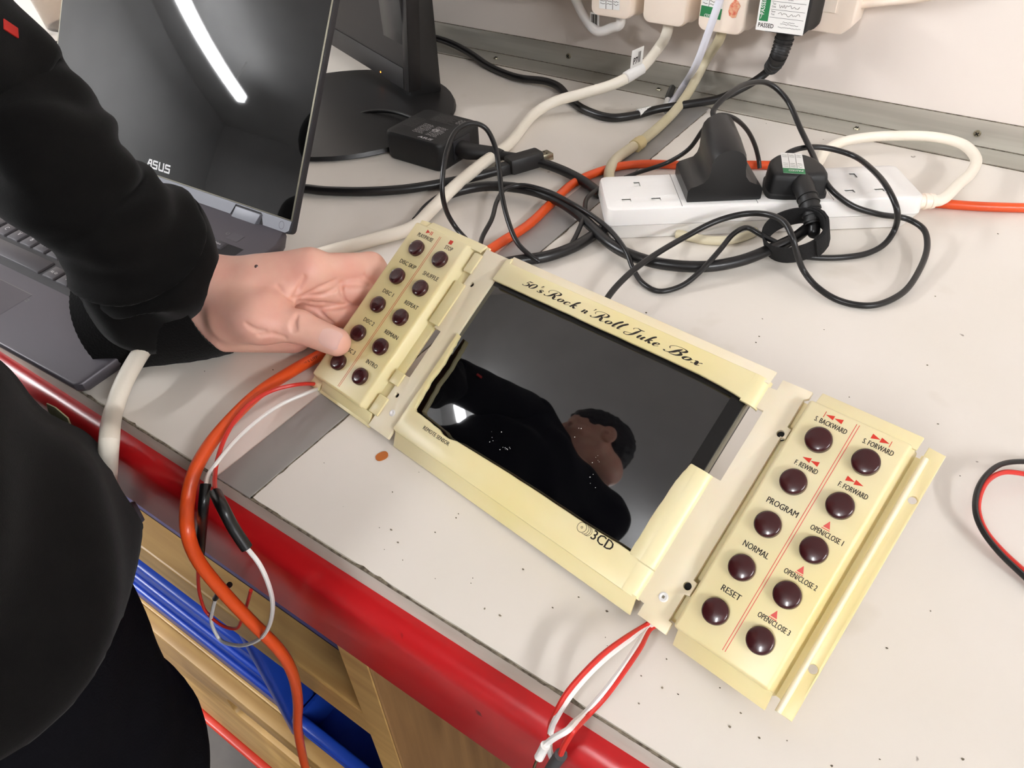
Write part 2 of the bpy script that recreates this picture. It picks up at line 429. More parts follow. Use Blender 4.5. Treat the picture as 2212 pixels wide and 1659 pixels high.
while x < 0.4:                                          # grubby chipped line along the front edge
    nx = x + rs.uniform(0.003, 0.012); w = rs.choice((rs.uniform(0.0001, 0.0006), rs.uniform(0.0001, 0.0006), rs.uniform(0.0001, 0.0005), rs.uniform(0.0006, 0.0018)))
    g.prism([(x, YF - 0.0006), (nx, YF - 0.0006), (nx, YF + w), (x, YF + prev)], Z - rs.uniform(.0003, .0010), Z + 0.0003); x = nx; prev = w
bpart(g, 'chipped_edge', 'dirt')
RT, RBm = Z - 0.0165, Z - 0.0915
prof = []
for k in range(9):
    a = R(90 - 90 * k / 8); prof.append((YF - 0.001 - 0.0135 * math.cos(a), RT - 0.0135 + 0.0135 * math.sin(a)))
prof += [(YF - 0.0145, RBm + 0.003), (YF - 0.0125, RBm), (YF + 0.02, RBm), (YF + 0.02, RT)]
g = MB(); n = len(prof)
v = [(xx, p[0], p[1]) for xx in (BX0, BX1) for p in prof]
g.add(v, [(i, (i + 1) % n, n + (i + 1) % n, n + i) for i in range(n)] + [tuple(range(n)), tuple(n + i for i in reversed(range(n)))])
bpart(g, 'front_rail', 'red', True)
for x0 in (BX0 + .05, 2.25):
    for y0 in (YF + 0.05, YW - 0.12): bpart(MB().box(x0, x0 + .06, y0, y0 + .06, 0, Z - 0.018, r=.003), 'leg', 'red')
p = az(825, 986); dpm = []
for k in range(18):
    a = 2 * math.pi * k / 18; dpm.append((p.x + 0.0034 * math.cos(a) * (1 + .12 * math.sin(2 * a)), p.y + 0.0044 * math.sin(a)))
bpart(MB().prism(dpm, Z, Z + 0.0006, r=0.0003, top_only=True), 'dried_drop', 'drop', True)
sp = MB(); rs = random.Random(11)
SPK = [(848, 1063), (820, 1140), (870, 1210), (845, 1145), (860, 1172), (830, 1187), (1017, 1260), (1021, 1249), (1308, 1377), (1311, 1320), (1312, 1395), (1194, 1313), (985, 1119), (1047, 1315),
       (2003, 789), (2026, 916), (1834, 858), (2074, 1028), (1555, 1486), (1430, 1486), (1577, 1570), (1600, 1540), (1640, 1594), (1797, 1655), (1380, 1520), (1385, 1460), (1465, 1500),
       (544, 871), (580, 893), (590, 799), (400, 777), (467, 772), (442, 802), (1647, 689), (1396, 676), (2155, 505), (1655, 267), (1500, 1420), (1440, 1424), (2020, 640), (1780, 712), (1633, 740), (1640, 727), (1900, 1640), (2080, 1640),
       (1915, 1400), (2010, 1320), (1700, 1600), (1250, 1290), (1130, 1230), (940, 1150), (905, 1020), (990, 1110), (640, 960), (700, 1000), (940, 1250), (1080, 1330)]
for (x, y) in SPK:
    q = az(x, y); s = rs.uniform(0.0003, 0.0008); a = rs.uniform(0, 3)
    poly = [(q.x + s * rs.uniform(.6, 1.3) * math.cos(a + t), q.y + s * rs.uniform(.4, 1.0) * math.sin(a + t)) for t in (0, 1.2, 2.5, 3.8, 5.1)]
    sp.prism(poly, Z, Z + s * .5)
o = sp.build('grit', 'dirt'); o['kind'] = 'stuff'; tag(o, 'scattered dark grit and crumbs on the white bench top', 'grit')

# ================================================================== tray cabinet under the bench
cab = thing('tray_cabinet', 'wooden tray cabinet under the bench with slots for coloured plastic trays', 'cabinet', loc=(-0.6, YF + .02, 0))
CO = Matrix.Translation((0.6, -YF - .02, 0))
def cpart(mb, name, m, smooth=False): return mb.build(name, m, cab, smooth, matrix=CO)
CX0, CX1 = -1.10, -0.2365; CT = Z - 0.096; YC = YF + 0.0
cpart(MB().box(CX1 - 0.0285, CX1, YC, YW - .12, 0.03, CT, r=.002), 'side_panel', 'woodside')
cpart(MB().box(CX1 - 0.0285, CX1 - .0005, YC - 0.0012, YC, 0.03, CT), 'edge_strip', 'wood')
cpart(MB().box(CX0, CX0 + .02, YC, YW - .12, 0.03, CT, r=.002), 'side_panel', 'woodside')
cpart(MB().box(CX0, CX1 - .03, YW - .14, YW - .125, 0.03, CT), 'back_panel', 'woodside')
cpart(MB().box(CX0 + .02, CX1 - .03, YC + .03, YW - .14, CT - .02, CT), 'top_panel', 'woodside')
s1t, s1b, s2t, s2b = Z - 0.245, Z - 0.2875, Z - 0.556, Z - 0.812
cpart(MB().box(CX0 + .02, CX1 - .0285, YC, YW - .14, s1b, s1t, r=.002), 'shelf', 'wood')
# lower front board with its long hand slot
slot = [tuple((q.x, q.z)) for q in (ay(489, 1508, YC), ay(503, 1512, YC), ay(655, 1628, YC), ay(672, 1659, YC), ay(640, 1659, YC), ay(500, 1532, YC))]
xs0, xs1 = -0.592, -0.36
zs = Z - 0.584
fb = plate('front_board', [rrect(CX0 + .02, s2b, CX1 - .0285, s2t, .002), list(reversed(rrect(xs0, zs - .056, xs1, zs - .012, .012)))], 0, .018, .0015, 'wood', cab,
           matrix=CO @ frame((0, YC + .018, 0), (1, 0, 0), (0, 0, 1)))
cpart(MB().box(CX0 + .02, CX1 - .0285, YC + .018, YW - .14, s2t - .018, s2t, r=.002), 'shelf', 'wood')
cpart(MB().box(CX0 + .02, CX1 - .0285, YC + .03, YW - .14, .03, .05), 'bottom_panel', 'woodside')
cpart(MB().box(CX0 + .02, CX1 - .0285, YC + .03, YC + .045, 0.0, .03), 'plinth', 'woodside')
def tray(label, x0, x1, z0, z1, y0, m, depth=.42, ridges=()):
    t = thing('plastic_tray', label, 'tray', loc=((x0 + x1) / 2, y0, z0), group='plastic trays in the wooden cabinet'); w = (x1 - x0) / 2; h = z1 - z0; th = .004
    b = MB(); b.box(-w, w, 0, depth, 0, th, r=.001)
    b.box(-w, w, 0, th, 0, h, r=.001); b.box(-w, w, depth - th, depth, 0, h); b.box(-w, -w + th, 0, depth, 0, h); b.box(w - th, w, 0, depth, 0, h)
    b.build('tray_body', m, t, True)
    MB().box(-w - .002, w + .002, -.010, .004, h - .007, h + .003, r=.004, seg=3).build('rim', m, t, True)
    for rz in ridges: MB().box(-w + .004, w - .004, -.006, .002, rz - .005, rz + .005, r=.004, seg=3).build('ridge', m, t, True)
    return t
tray('blue plastic tray in the top slot, a thin blue line below the red rail', -1.06, -0.29, s1t + .001, s1t + .080, YC + .028, 'bluetray')
rib_x = -0.455
tray('blue plastic tray in the middle slot, left of the blue upright', -1.06, rib_x - .012, s2t + .001, s2t + .175, YC + .022, 'bluetray', ridges=(.05, .10))
tray('low blue plastic tray in the middle slot, right of the blue upright', rib_x + .012, -0.285, s2t + .001, s2t + .058, YC + .018, 'bluetray', ridges=(.022,))
MB().box(rib_x - .009, rib_x + .009, YC + .008, YC + .05, s2t + .001, s1b - .002, r=.006, seg=3).build('tray_runner', 'bluetray', cab, True, matrix=CO)
tray('blue plastic tray seen through the hand slot of the lower wooden front', -1.06, -0.285, s2b + .02, s2t - .065, YC + .030, 'bluetray', ridges=(.16,))
tray('red plastic tray at the foot of the wooden cabinet', -1.06, -0.285, .051, s2b - .008, YC - .001, 'redtray')
# ================================================================== wall sockets and plugs
YS = YW - 0.036                    # front face of the socket strip on the wall
zb = ay(1800, 75, YS).z
x1 = ay(1852, 20, YS).x; x0 = ay(1210, 10, YS).x - 0.10
ws = thing('wall_socket_strip', 'white multi-socket strip screwed along the wall, four plugs in it', 'socket strip', loc=((x0 + x1) / 2, YW, zb + .04))
WO = Matrix.Translation((-(x0 + x1) / 2, -YW, -(zb + .04)))
g = MB(); ch = 0.010
g.prism([(x0, zb), (x1 - ch, zb), (x1, zb + ch), (x1, zb + .082), (x0, zb + .082)], 0, .035, r=.003, T=frame((0, YW - .0005, 0), (1, 0, 0), (0, 0, 1)))
g.build('housing', 'whitew', ws, True, matrix=WO)
for k in range(4):
    cx = x1 - .05 - k * .085
    MB().box(cx - .03, cx + .03, YS - .0008, YS + .001, zb + .02, zb + .076, r=.0004).build('socket_face', 'whitew', ws, matrix=WO)
def decal(name, v, f, m, parent, T, sc=0.001):
    return MB().add([(p[0] * sc, p[1] * sc, p[2] * sc) for p in v], f, None).build(name, m, parent, matrix=T)
def wall_plug(name, label, pxl, pxr, pxb, m, depth=0.034, taper=.10, h=0.052, off=0.036):
    """a three pin plug seen from below and in front: front face edges and lower edge given on the photograph"""
    yf = YS - depth
    a = ay(pxl[0], pxl[1], yf); b = ay(pxr[0], pxr[1], yf); c = ay(pxb[0], pxb[1], yf)
    w = b.x - a.x; cx = (a.x + b.x) / 2; z0 = c.z
    t = thing(name, label, 'plug', loc=(cx, YS, z0), group='plugs in the wall socket strip'); g = MB()
    n = 4; secs = [(YS - .0004, 1.10, -.001), (YS - .010, 1.10, -.001), (YS - .014, 1.04, .001), (yf + .004, 1.0, 0), (yf + .001, .96, .001), (yf, .90, .003)]
    pts = []
    for (y, k, dz) in secs:
        pts.append([(p[0], y - YS, p[1]) for p in rrect(-w / 2 * k, dz, w / 2 * k, h - dz, min(.008, w * .2), n)])
    N = len(pts[0]); v = [q for s in pts for q in s]; f = []
    for i in range(len(pts) - 1):
        for k in range(N): f.append((i * N + k, i * N + (k + 1) % N, (i + 1) * N + (k + 1) % N, (i + 1) * N + k))
    f.append(tuple(range(N))); f.append(tuple((len(pts) - 1) * N + k for k in reversed(range(N))))
    g.add(v, f).build('plug_body', m, t, True)
    MB().box(-.003, .003, -.001, .015, h * .7, h * .78).build('pin', 'screw', t)
    return t, (cx, yf, z0, w)
def onface(t, info, dx, dz):       # frame on the front face of a plug, in mm from its lower left corner
    cx, yf, z0, w = info
    return frame((-w / 2 + dx * mm, yf - YS - .00025, dz * mm), (1, 0, 0), (0, 0, 1))
t1, i1 = wall_plug('mains_plug', 'white plug on the wall, leftmost, with a ruled paper label', (1275, 20), (1362, 30), (1325, 40), 'whitew', depth=.036)
t2, i2 = wall_plug('mains_plug', 'plain white plug on the wall feeding the thick white cable', (1387, 30), (1480, 40), (1437, 56), 'whitew', depth=.036)
t3, i3 = wall_plug('mains_plug', 'white plug on the wall with a green test label and a torn orange label', (1507, 40), (1606, 50), (1556, 73), 'whitew', depth=.036)
t4, i4 = wall_plug('mains_plug', 'black plug on the wall covered by a large electrical safety test label', (1638, 50), (1742, 60), (1690, 76), 'blackm', depth=.040)
# labels on the plugs
def label_card(t, info, x0, z0, x1, z1, tilt=0):
    T = onface(t, info, 0, 0) @ Matrix.Translation(((x0 + x1) / 2 * mm, (z0 + z1) / 2 * mm, 0)) @ Matrix.Rotation(R(tilt), 4, 'Z')
    w, h = (x1 - x0) / 2, (z1 - z0) / 2
    o = MB().box(-w * mm, w * mm, -h * mm, h * mm, 0, .00015).build('label', 'paper', t, matrix=T)
    return o, w, h, T
def ink(parent, m, items, name='lettering', z=0.0003):
    g = MB()
    for (v, f) in items: g.add([(p[0] * mm, p[1] * mm, z) for p in v], f)
    return g.build(name, m, parent)
def rect_vf(x0, y0, x1, y1): return [(x0, y0, 0), (x1, y0, 0), (x1, y1, 0), (x0, y1, 0)], [(0, 1, 2, 3)]
def place(vf, dx, dy, rot=0):
    c, s = math.cos(R(rot)), math.sin(R(rot))
    return [(p[0] * c - p[1] * s + dx, p[0] * s + p[1] * c + dy, 0) for p in vf[0]], vf[1]
def scrawl(x0, x1, y, h, n, seed, w=0.25):
    r = random.Random(seed); pts = [(x0 + (x1 - x0) * k / n, y + r.uniform(-h, h), w) for k in range(n + 1)]
    return ribbon(pts, 3)
o, w, h, LT_ = label_card(t1, i1, 11, 9, 37, 45, 2)
ink(o, 'inkthin', [rect_vf(-w * .35, -h, -w * .30, h), rect_vf(w * .30, -h, w * .35, h)] + [scrawl(-w * .9 + k * w * .65, -w * .4 + k * w * .65, -h * .7 + j * 3, .6, 5, j * 7 + k, .5) for k in range(3) for j in range(7)])
o, w, h, LT_ = label_card(t3, i3, 3, 14, 26, 50, -3)
gr = MB().box(-w * mm, w * mm, -h * mm, (-h + 10.5) * mm, -.0001, .00026).build('label_band', 'green', t3, matrix=LT_)
ink(o, 'paper', [place(text_vf('PASSED', 3.6, .8, 'CENTER'), 0, -h + 3.2, 180)], z=.00042)
ink(o, 'inkthin', [rect_vf(-w * .32, -h + 10.5, -w * .28, h), rect_vf(w * .30, -h + 10.5, w * .34, h)] + [scrawl(-w * .9 + k * w * .65, -w * .45 + k * w * .65, -h + 13 + j * 3, .6, 5, j * 5 + k, .5) for k in range(3) for j in range(6)])
T = onface(t3, i3, 0, 0)
MB().prism([(.034, .019), (.0375, .017), (.0415, .018), (.0425, .024), (.0445, .029), (.041, .0335), (.0375, .0345), (.0335, .029), (.0325, .023)], 0, .0004).build('torn_label', 'orangelabel', t3, matrix=T)
o, w, h, LT_ = label_card(t4, i4, -2, 2, 46, 48, 1)
gb = MB().box((-w + 2) * mm, (-w + 11) * mm, (-h + 9) * mm, (h - 12) * mm, -.0001, .00026).build('label_band', 'green', t4, matrix=LT_)
ink(o, 'ink', [place(text_vf('ELECTRICAL SAFETY TEST', 3.0, .72, 'CENTER', .012), 3, h - 6.5), place(text_vf('PASSED', 4.0, .85, 'LEFT', .015), -w + 2, -h + 3.2)]
    + [place(text_vf('Tested', 1.8, .8), -w + 13, h - 12), place(text_vf('By', 1.8, .8), -w + 13, h - 14.8), place(text_vf('Fuse', 1.8, .8), 4, h - 11), place(text_vf('Rating', 1.8, .8), 4, h - 13.6), place(text_vf('(amps)', 1.6, .8), 4, h - 16),
       place(text_vf('TO', 2.8, .8), w - 7, h - 14), place(text_vf('Test', 1.8, .8), -w + 13, h - 21), place(text_vf('Date', 1.8, .8), -w + 13, h - 23.6), place(text_vf('Next', 1.8, .8), -w + 13, h - 28), place(text_vf('Test', 1.8, .8), -w + 13, h - 30.6),
       rect_vf(-w + 12, h - 18.2, w - 2, h - 17.9), rect_vf(-w + 12, h - 25.6, w - 2, h - 25.3), rect_vf(-w + 12, h - 32.8, w - 2, h - 32.5),
       (([(-w + 6, h - 7.5, 0), (-w + 9.5, h - 7.5, 0), (-w + 7.75, h - 4, 0)]), [(0, 1, 2)])]
    + [scrawl(-w + 24, w - 6, h - 38, .5, 18, 5, .3), scrawl(-w + 22, w - 3, h - 41, .4, 22, 6, .3), scrawl(2, w - 10, h - 36, .4, 10, 8, .3)])
ink(o, 'inkthin', [scrawl(-w + 20, w - 8, h - 22, 1.6, 16, 15, .35), scrawl(-w + 20, w - 6, h - 29, 1.6, 16, 17, .35), scrawl(12, w - 12, h - 14, 1.3, 6, 18, .35)])
ink(o, 'paper', [place(text_vf('PASSED', 3.8, .9, 'CENTER', .01), -w + 6.2, 0, 90), place(text_vf('/', 5, 1), -w + 3, -h + 11)], z=.00042)

# ================================================================== cables
def cable(name, label, pts, r, m, seg=10, cat='cable', per=6, parent=None, extra=None, flat=None):
    P = []
    for p in pts:
        P.append(p if isinstance(p, Vector) else az(p[0], p[1], p[2]))
    g = MB(); g.tube(P, r, seg, per=per, flat=flat); o = g.build(name, m, parent, True)
    if label: tag(o, label, cat, 'cables on and above the bench')
    return o, P
def sleeve_on(P, i0, i1, r, name, m, parent, seg=12, per=6):
    """short tube around part of a cable"""
    C = catmull(P, per)[i0:i1 + 1]; g = MB(); v, f = tube_vf(C, r, seg, 1); g.add(v, f); return g.build(name, m, parent, True)
c2 = Vector((i2[0], i2[1] + .017, i2[2]))
c1 = Vector((i1[0] + .004, i1[1] + .017, i1[2])); c3 = Vector((i3[0] + .002, i3[1] + .017, i3[2])); c4 = Vector((i4[0], i4[1] + .02, i4[2]))
# thick white lead: wall plug 2 -> bench -> behind the arm -> over the front edge
wc, P = cable('mains_cable', 'thick white cable from the plain white wall plug, passing behind the hand',
      [c2 + Vector((0, 0, .004)), c2 + Vector((-.001, -.001, -.012)), (1425, 100, 60), (1385, 148, 42), (1330, 180, 32), (1260, 202, 22), (1200, 219, 14), (1158, 243, 7), (1100, 310, 5.5), (1040, 355, 14), (980, 405, 14), (930, 455, 8), (890, 492, 6), (800, 520, 5), (690, 550, 5), (590, 585, 5), (480, 640, 6),
       (385, 690, 12), (330, 730, 18), (290, 785, 19), (262, 840, 14), (245, 890, 8), ay(236, 950, YF - .026), ay(233, 1010, YF - .030), ay(232, 1060, YF - .030), ay(236, 1150, YF - .026)], 0.0060, 'whitecable', 16)
tg = frame(az(1372, 152, 46), (az(1420, 130, 46) - az(1372, 152, 46)), Vector((0, -.3, 1)))
o = MB().box(-.010, .012, .004, .024, -.0002, .0002).build('cable_tag', 'paper', wc, matrix=tg)
ink(o, 'ink', [place(text_vf('P7', 7, .8, 'LEFT', .03), -6, 8, 0), rect_vf(2.5, 8, 3.5, 20), rect_vf(4.5, 8, 5.0, 20), rect_vf(5.6, 8, 6.6, 20)], z=.00045)
sleeve = MB().tube([az(1352, 168, 37), az(1387, 147, 43)], .0066, 16).build('tag_wrap', 'paper', wc, True)
# left wall plug lead, looping up again
w1, P = cable('mains_cable', 'white cable looping up from the leftmost wall plug, with a small barcode tag',
      [c1 + Vector((0, 0, .003)), c1 + Vector((.001, .0, -.010)), ay(1322, 60, YW - .05), ay(1292, 68, YW - .045), ay(1268, 45, YW - .035), ay(1250, 12, YW - .03), ay(1232, -30, YW - .03), ay(1215, -90, YW - .02)], 0.0056, 'whitep', 14)
o = MB().box(-.006, .006, -.009, .009, -.0002, .0002).build('cable_tag', 'paper', w1, matrix=frame(ay(1285, 44, YW - .040), (1, 0, 0), (-.15, -.1, 1)))
ink(o, 'ink', [rect_vf(-4.5 + k * 1.7, -7, -3.6 + k * 1.7 + (k % 2) * .5, 7) for k in range(5)], z=.0004)
# beige lead of plug 3, with its clip, down behind the socket block on the bench
bc, P = cable('mains_cable', 'aged beige cable from the green labelled wall plug, with a plastic clip on it',
      [c3 + Vector((-.004, 0, .003)), c3 + Vector((-.005, -.001, -.008)), (1525, 130, 45), (1490, 195, 18), (1462, 235, 8), (1430, 268, 6), (1395, 298, 6), (1360, 322, 7), (1330, 345, 7), (1316, 372, 6), (1318, 400, 5)], 0.0054, 'creamcable', 14)
T = frame(az(1378, 312, 6), az(1408, 288, 6) - az(1378, 312, 6), (0, .3, 1))
g = MB(); g.lathe([(.0058, -.0075), (.0070, -.0075), (.0070, .0075), (.0058, .0075)], 18, Matrix.Rotation(R(90), 4, 'Y')); g.box(-.0075, .0075, -.0090, .004, -.0066, -.0050)
cl = g.build('cable_clip', 'clip', bc, True, matrix=T)
for s in (-1, 1): MB().box(s * .0025 - .0006, s * .0025 + .0006, -.0035, -.0015, .0055, .0062).build('clip_slot', 'darkhole', bc, matrix=T)
# thin cold white lead hanging in front of plug 3
cable('thin_cable', 'thin cold white lead hanging in front of the green labelled wall plug', [ay(1580, -70, YS - .055), ay(1553, 5, YS - .055), ay(1532, 65, YS - .053), ay(1508, 130, YS - .04), (1480, 180, 16), (1452, 222, 6), (1440, 240, 4)], 0.0040, 'coldwhite', 10, flat=1.0)
sl = cable('cable_end', 'small white connector with a black sleeve lying by the metal angle', [(1452, 190, 8), (1446, 205, 6), (1442, 216, 5)], [.0042, .0044, .004], 'blackcable', 10, cat='connector')[0]
MB().tube([az(1444, 212, 5), az(1436, 234, 4)], .0040, 10).build('connector_tip', 'whitep', sl, True)
# black lead of the labelled black plug, ribbed boot, running left to the monitor
g = []
bl, P = cable('mains_cable', 'black mains cable from the labelled black wall plug running left behind the monitor',
      [c4 + Vector((0, 0, .004)), ay(1690, 105, YS - .022), (1672, 140, 50), (1645, 165, 38), (1600, 192, 26), (1550, 214, 16), (1480, 226, 10), (1420, 236, 7), (1375, 248, 5), (1320, 254, 5), (1270, 240, 5), (1235, 218, 5), (1205, 186, 7), (1180, 176, 8), (1120, 168, 6), (1060, 145, 5), (1010, 112, 10), (965, 90, 14), (925, 80, 16), (880, 84, 14), (840, 95, 10)], 0.0046, 'blackcable', 12)
bt = MB(); C = catmull([c4 + Vector((0, 0, .002)), ay(1690, 98, YS - .020), ay(1680, 125, YS - .022), (az(1666, 146, 50))], 8)
bt.tube(C, [.0092 - .0016 * i / len(C) for i in range(len(C))], 14, per=1)
for i in range(5, len(C) - 1, 2):
    d = (C[i + 1] - C[i]).normalized()
    bt.lathe([(.006, -.0012), (.0102 - .0018 * i / len(C), -.0010), (.0102 - .0018 * i / len(C), .0010), (.006, .0012)], 14, frame(C[i], d.orthogonal(), d.cross(d.orthogonal())))
bt.build('strain_relief', 'rubber', t4, True, matrix=Matrix.Translation(-Vector((i4[0], YS, i4[2]))))
T = frame(az(1392, 242, 6), az(1416, 236, 6) - az(1392, 242, 6), (0, .2, 1))
MB().lathe([(.0050, -.0085), (.0050, .0085)], 16, Matrix.Rotation(R(90), 4, 'Y')).build('label_wrap', 'paper', bl, True, matrix=T)
g = MB()
for k in range(7):
    a0, a1 = R(-150 + k * 18), R(-150 + (k + 1) * 18)
    q = [(sx, .0052 * math.cos(a), .0052 * math.sin(a)) for sx, a in ((-.0085, a0), (.0085, a0), (.0085, a1), (-.0085, a1))]; g.add(q, [(0, 1, 2, 3)])
g.build('label_band', 'green', bl, matrix=T)
g = MB()
for k in range(3):
    a0, a1 = R(20 + 0), R(100); xx = -.006 + k * .0055
    g.add([(xx, .0052 * math.cos(a0), .0052 * math.sin(a0)), (xx + .001, .0052 * math.cos(a0), .0052 * math.sin(a0)), (xx + .001, .0052 * math.cos(a1), .0052 * math.sin(a1)), (xx, .0052 * math.cos(a1), .0052 * math.sin(a1))], [(0, 1, 2, 3)])
g.build('lettering', 'ink', bl, matrix=T)
# white lead leaving the right end of the wall strip
cable('mains_cable', 'white cable leaving the right end of the wall socket strip', [ay(1840, 12, YW - .018), ay(1870, 8, YW - .018), ay(1930, 2, YW - .016), ay(2000, -6, YW - .014), ay(2100, -30, YW - .012)], .0040, 'whitew', 12)
# orange lead: right edge -> behind the block -> under the panel -> off the front edge
oc, P = cable('mains_cable', 'orange cable crossing the bench under the cream panel and hanging over the front edge',
      [(2330, 450, 4), (2212, 449, 4), (2100, 445, 4), (2000, 436, 4), (1900, 420, 4), (1800, 385, 4), (1700, 360, 4), (1600, 356, 4), (1480, 357, 4), (1400, 354, 4), (1340, 359, 4), (1280, 376, 4), (1236, 398, 4), (1190, 440, 4), (1140, 487, 4), (1080, 525, 4), (1030, 560, 4), (960, 610, 5), (880, 660, 6), (800, 710, 6), (690, 768, 6), (620, 808, 9),
       (560, 848, 12), (500, 905, 14), (450, 965, 13), (418, 1025, 8), ay(405, 1085, YF - .022), ay(405, 1145, YF - .034), ay(425, 1205, YF - .036), ay(470, 1265, YF - .034), ay(540, 1340, YF - .030), ay(600, 1400, YF - .026), ay(630, 1450, YF - .022), ay(643, 1510, YF - .02), ay(643, 1570, YF - .02), ay(652, 1625, YF - .02), ay(668, 1690, YF - .02)], 0.0043, 'orange', 14)
T = frame(az(668, 780, 9.9), az(690, 768, 9.9) - az(646, 792, 9.9), (0, 1, .9))
decal('lettering', *place(text_vf('3X1.5 UTP', 2.2, 1.0, 'CENTER'), 0, -1.0), 'ink', oc, T)
# ================================================================== the cream panel (mm in its own frame, built at its place on the bench)
DM = Matrix.Identity(4)
for i in range(3):
    for k in range(3): DM[i][k] = DR[i][k]
    DM[i][3] = DT[i]
dev = thing('jukebox_front_panel', 'cream plastic jukebox front panel with a dark screen and maroon push buttons on both wings', 'electronics', matrix=DM)
SC = Matrix.Scale(mm, 4)
def dpart(mb, name, m, parent=None, smooth=True):
    mb.v = [Vector(p) * mm for p in mb.v]
    return mb.build(name, m, parent or dev, smooth)
def dplate(name, outl, z0, z1, bev, m, parent=None):
    return plate(name, [[(p[0] * mm, p[1] * mm) for p in q] for q in outl], z0 * mm, z1 * mm, bev * mm, m, parent or dev)
rj = random.Random(5)
# ---- left wing: raised button block on a low flange
lf = dplate('left_flange', [[(-18, -121), (-7.2, -121), (-7.2, -116), (-5.6, -116), (-5.6, -121.5), (49, -121.5), (49, -118), (50.4, -118), (50.4, -79.6), (49.0, -79.2), (49.0, -43.0), (50.4, -42.6), (50.4, 23.6), (-6.6, 23.6), (-6.6, 19.5), (-8.6, 19.5), (-8.6, 23.4), (-18, 22.6)],
                            ], -9.5, -7.2, .5, 'cream')
g = MB()
lo = [(-16.5, -114.5), (42.5, -114.5), (42.5, 18.8), (-16.5, 18.8)]; hi = [(-14.2, -113), (38.6, -113), (38.6, 17.4), (-14.2, 17.4)]
def frustum(lo, hi, z0, z1, r, T=None, seg=3):
    bm = bmesh.new(); a = [bm.verts.new((p[0], p[1], z0)) for p in lo]; b = [bm.verts.new((p[0], p[1], z1)) for p in hi]; n = len(a)
    bm.faces.new(list(reversed(a))); bm.faces.new(b)
    for i in range(n): bm.faces.new((a[i], a[(i + 1) % n], b[(i + 1) % n], b[i]))
    bmesh.ops.recalc_face_normals(bm, faces=bm.faces)
    bmesh.ops.bevel(bm, geom=[e for e in bm.edges if max(e.verts[0].co.z, e.verts[1].co.z) > z0 + 1e-6], offset=r, segments=seg, profile=.5, affect='EDGES', clamp_overlap=True)
    return bm
g.bm(frustum(lo, hi, -7.4, 0, 1.6))
lb = dpart(g, 'left_button_block', 'cream')
for (x0, x1, y0, y1) in ((44.2, 51.4, .8, 15.8), (44.2, 53.4, -40.8, -7.4), (44.8, 53.4, -88.8, -79.2), (44.5, 53.2, -112.3, -98.5)):
    dpart(MB().box(x0, x1, y0, y1, -7.6, -3.6, r=.7), 'tab', 'cream')
# ---- left post with its slot and screw holes
lp = dplate('left_post', [[(50.4, -120.2), (70.4, -120.2), (70.4, 21.4), (50.4, 21.4), (50.4, -42.4), (56.9, -43.0), (56.9, -79.2), (50.4, -79.8)],
                          list(reversed(circ(56.6, -5.2, 1.7))), list(reversed(circ(56.3, -93.6, 1.7)))], -7.6, -5.0, .45, 'cream2')
dpart(MB().prism(circ(56.6, -5.2, 3.4), -9, -7.7), 'hole_shade', 'darkhole', lp); dpart(MB().prism(circ(56.3, -93.6, 3.4), -9, -7.7), 'hole_shade', 'darkhole', lp)  # near-black discs behind the holes paint the shade inside them
dpart(MB().lathe([(2.3, -5.1), (2.3, -4.6), (1.5, -4.2), (.7, -4.6), (0, -4.8)], 16, Matrix.Translation((62, -104.8, 0))), 'screw_cap', 'whitep', lp)
# ---- centre plate round the screen, cut rough on the left and lower right
def rough(pts, amp, n, rnd):
    out = []
    for i in range(len(pts) - 1):
        for k in range(n):
            t = k / n; out.append((pts[i][0] + (pts[i + 1][0] - pts[i][0]) * t + rnd.uniform(-amp, amp), pts[i][1] + (pts[i + 1][1] - pts[i][1]) * t + rnd.uniform(-amp, amp)))
    out.append(pts[-1]); return out
top_edge = [(70.8, 3.6), (150, 4.2), (225, 4.6), (238, 3.8), (247, 3.0), (254.5, 2.4)]
cl = dplate('top_strip', [[(71.0, 3.4)] + rough([(74, 3.2), (110, 3.8), (160, 4.2), (225, 4.6)], .12, 6, rj) + [(238, 4.0), (247, 3.2), (253.5, 2.4), (253.5, 18.2), (76, 18.2), (75.2, 22), (71.4, 19)]], -4.8, -2.0, .9, 'cream')
g = MB()
def bent(y0, y1, x0, x1, zt, zd, th, n=8):
    v = []; f = []
    for k in range(n + 1):
        t = k / n; x = x0 + (x1 - x0) * math.sin(t * math.pi / 2); z = zt - zd * (1 - math.cos(t * math.pi / 2))
        v += [(x, y0, z), (x, y1, z), (x - th * .3, y1, z - th), (x - th * .3, y0, z - th)]
    for k in range(n):
        a, b = 4 * k, 4 * k + 4
        for i in range(4): f.append((a + i, a + (i + 1) % 4, b + (i + 1) % 4, b + i))
    f.append((3, 2, 1, 0)); f.append(tuple(4 * n + i for i in range(4))); return v, f
g.add(*bent(1.4, 18.0, 252.4, 261.2, -2.0, 6.0, 2.4)); dpart(g, 'bent_end', 'cream', cl)
def lip(x0, x1, yi, yo, zi, zo, th=2.2, r=.5):
    """thin ledge sloping down from the face to its outer edge"""
    bm = bmesh.new(); q = [(yi, zi), (yo, zo), (yo, zo - th), (yi, zi - th)]
    a = [bm.verts.new((x0, y, z)) for y, z in q]; b = [bm.verts.new((x1, y, z)) for y, z in q]
    bm.faces.new(a); bm.faces.new(list(reversed(b)))
    for i in range(4): bm.faces.new((a[i], b[i], b[(i + 1) % 4], a[(i + 1) % 4]))
    bmesh.ops.recalc_face_normals(bm, faces=bm.faces); bmesh.ops.bevel(bm, geom=list(bm.edges), offset=r, segments=2, profile=.5, affect='EDGES', clamp_overlap=True)
    return MB().bm(bm)
dpart(lip(73, 260.4, 16.0, 24.3, -3.2, -5.6), 'top_lip', 'cream2')
